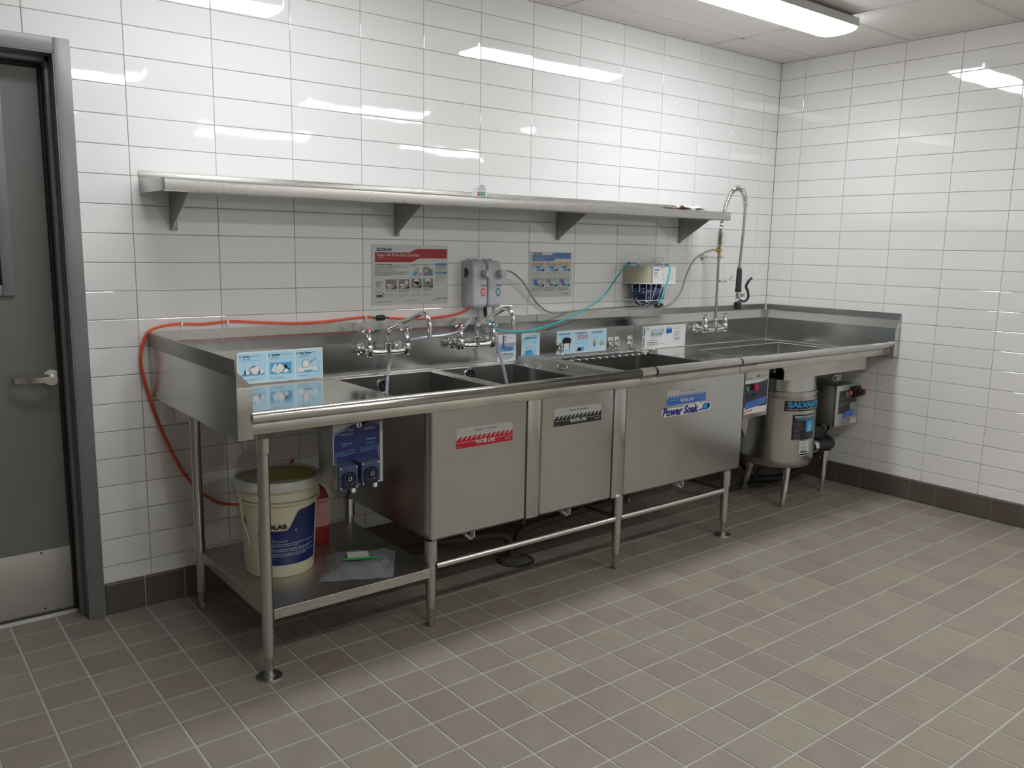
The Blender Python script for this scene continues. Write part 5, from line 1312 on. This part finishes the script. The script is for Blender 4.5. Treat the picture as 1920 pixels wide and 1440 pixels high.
# ================================================================ UNDERSHELF THINGS
pail = thing('pail', (.348, -.505, .2505), 'cream plastic pail with navy label and yellow stained lid, on the undershelf', 'pail')
px, py, pz = .348, -.505, .2505
b = MB(); b.lathe([(0, 0), (.126, 0), (.130, .006), (.147, .300), (.156, .302), (.157, .308), (.152, .322), (.151, .345)], (px, py, pz), 'z', 48); b.lathe([(.148, .285), (.157, .288), (.157, .294), (.148, .297)], (px, py, pz), 'z', 48); b.build('body', CREAM, pail)
def lidmat():
    m, nt, b_ = newmat('stained_lid'); g = N(nt, 'ShaderNodeNewGeometry'); n_ = N(nt, 'ShaderNodeTexNoise'); n_.inputs['Scale'].default_value = 14; n_.inputs['Detail'].default_value = 6
    dd = N(nt, 'ShaderNodeVectorMath', operation='DISTANCE'); dd.inputs[1].default_value = (px + .045, py + .0, pz + .36); nt.links.new(g.outputs['Position'], dd.inputs[0]); nt.links.new(g.outputs['Position'], n_.inputs['Vector'])
    a = N(nt, 'ShaderNodeMath', operation='MULTIPLY_ADD'); a.inputs[1].default_value = .10; nt.links.new(n_.outputs['Fac'], a.inputs[0]); nt.links.new(dd.outputs['Value'], a.inputs[2])
    r = N(nt, 'ShaderNodeValToRGB'); r.color_ramp.elements[0].position = .128; r.color_ramp.elements[0].color = (.42, .38, .01, 1); r.color_ramp.elements[1].position = .142; r.color_ramp.elements[1].color = (.36, .33, .23, 1)
    nt.links.new(a.outputs[0], r.inputs[0]); nt.links.new(r.outputs[0], b_.inputs['Base Color']); b_.inputs['Roughness'].default_value = .35; return m
b = MB(); b.lathe([(.153, .338), (.163, .340), (.165, .346), (.163, .368), (.158, .375), (.151, .375), (.149, .366)], (px, py, pz), 'z', 48, LIDM, cap=False); b.lathe([(.150, .3655), (.0, .3655)], (px, py, pz), 'z', 48, lidmat(), cap=False); b.build('lid', None, pail)
def pailF(a0, z0):
    def F(u, v, h):
        z = z0 + v; r_ = .130 + .017 * (z / .3) + .0006 + h; a = a0 + u / .14; return (px + r_ * math.cos(a), py + r_ * math.sin(a), pz + z)
    return F
P = Print(pailF(A(-145), .050)); wl = .250
vs = []; n = 28
for i in range(n):
    u0, u1 = wl * i / n, wl * (i + 1) / n
    def top(u):
        t = min(1, max(0, (u / wl - .42) / .22)); return .138 + .075 * t * t * (3 - 2 * t) + .012 * max(0, u / wl - .6)
    P.poly([(u0, 0), (u1, 0), (u1, top(u1)), (u0, top(u0))], I_NAVY, 1)
P.text('ECOLAB', .004, .146, .017, I_K, w=.104, bold=.05); P.text('Monsoon', .048, .092, .013, I_DIM, w=.062); P.fine(.048, .086, .235, 2, .0075, I_DIM); P.fine(.048, .066, .235, 2, .0075, I_DIM); P.fine(.048, .047, .235, 2, .0075, I_DIM); P.fine(.02, .028, .08, 1, .004, I_STL); P.disc(.142, .135, .003, I_W, 2, n=8)
P.done(pail, 'label', 'lettering')
b = MB(); P2 = Print(pailF(A(-178), .19)); P2.rect(0, 0, .020, .040, I_CHAR, 1, seg=2); P2.done(pail, 'side_sticker')
b = MB(); hp = []
for k in range(13):
    a = A(-175 + 0) ; hp.append((px + .158 * math.cos(A(190)), py + .158 * math.sin(A(190)) , pz + .29)) if k == 0 else None
b.tube(smooth_path([(px - .157, py - .02, pz + .300), (px - .166, py - .06, pz + .25), (px - .150, py - .075, pz + .16), (px - .142, py - .05, pz + .12)], 4), .002, 6); b.ball((px - .157, py - .02, pz + .300), .007, 8); b.build('bail_handle', CREAM, pail)
jug = thing('jug', (.56, -.30, .2505), 'jug of red liquid with white label, behind the cream pail', 'jug')
b = MB(); n = None; prof = [(.004, .0), (.0, .006), (.0, .20), (.010, .235), (.035, .262), (.055, .275)]; vs = []
for (ins, z) in prof:
    o = rrect(.505 + ins, .625 - ins, -.385 + ins, -.265 - ins, .018); n = len(o); vs += [(p[0], p[1], .2505 + z) for p in o]
b.add(vs, [(a * n + k, a * n + (k + 1) % n, (a + 1) * n + (k + 1) % n, (a + 1) * n + k) for a in range(len(prof) - 1) for k in range(n)] + [tuple(range(n)), tuple(range((len(prof) - 1) * n, len(prof) * n))])
b.build('bottle', PINK, jug)
b = MB(); b.lathe([(.019, .523), (.019, .548), (0, .549)], (.565, -.325, 0), 'z', 16); b.build('cap', WHITE, jug)
P = Print(wallF(.512, .33, -.3855)); P.rect(0, 0, .106, .12, I_PINK, 1); P.fine(.008, .11, .098, 3, .006, I_BRICK); P.fine(.008, .06, .098, 2, .006, I_GR); P.done(jug, 'label')
bagt = thing('tubing_bag', (.60, -.72, .2505), 'clear plastic bag of coiled tubing with bright green sticker, on the undershelf', 'bag')
def q2(u, v):    # bilinear outline of the bag
    a, b_, c_, d_ = Vector((.395, -.755)), Vector((.645, -.868)), Vector((.80, -.625)), Vector((.545, -.50))
    return a * (1 - u) * (1 - v) + b_ * u * (1 - v) + c_ * u * v + d_ * (1 - u) * v
rnd = random.Random(12); vs = []; nn = 16
for i in range(nn + 1):
    for j in range(nn + 1):
        u, v = i / nn, j / nn; p = q2(u, v); e = min(u, 1 - u, v, 1 - v); z = .2515 + .034 * min(1, e * 4) ** .7 + rnd.uniform(-.0025, .0025) * (1 if e > 0 else .5) + .003 * math.sin(18 * u + 7 * v)
        vs.append((p.x, p.y, max(.2512, z)))
b = MB(); b.add(vs, [(i * (nn + 1) + j, (i + 1) * (nn + 1) + j, (i + 1) * (nn + 1) + j + 1, i * (nn + 1) + j + 1) for i in range(nn) for j in range(nn)]); b.build('film', BAG, bagt)
b = MB(); pts = []
for k in range(90):
    a = 2 * PI * k / 22; r_ = .075 + .008 * math.sin(k * .21); pts.append((.615 + r_ * 1.15 * math.cos(a), -.700 + r_ * math.sin(a), .258 + .0035 * (k / 22)))
b.tube(pts, .0045, 6); b.build('coiled_tubing', CLEAR, bagt)
b = MB(); c0 = Vector((.585, -.705)); d1 = Vector((.91, -.41)); d2 = Vector((.41, .91))
def rr(b, c, lx, ly, z, m):
    b.add([tuple(c + d1 * sx * lx + d2 * sy * ly) + (z,) for sx, sy in ((-1, -1), (1, -1), (1, 1), (-1, 1))], [(0, 1, 2, 3)], m)
rr(b, c0 + d2 * .030, .042, .036, .2925, I_W); rr(b, c0 - d2 * .012 + d1 * .006, .068, .012, .2935, I_LIME)
b.build('stickers', None, bagt, smooth=False)

# floor drain under the sink
fd = MB(); fd.lathe([(.0, .002), (.075, .002), (.085, .004), (.095, .001)], (1.54, -.50, 0), 'z', 28, DARK)
for k in range(6): fd.box(1.54 - .065, 1.54 + .065, -.50 - .055 + k * .022, -.50 - .049 + k * .022, .002, .006, CHROMED)
tag(fd.build('floor_drain', None, None), 'dark round floor drain under the middle of the sink', 'drain')
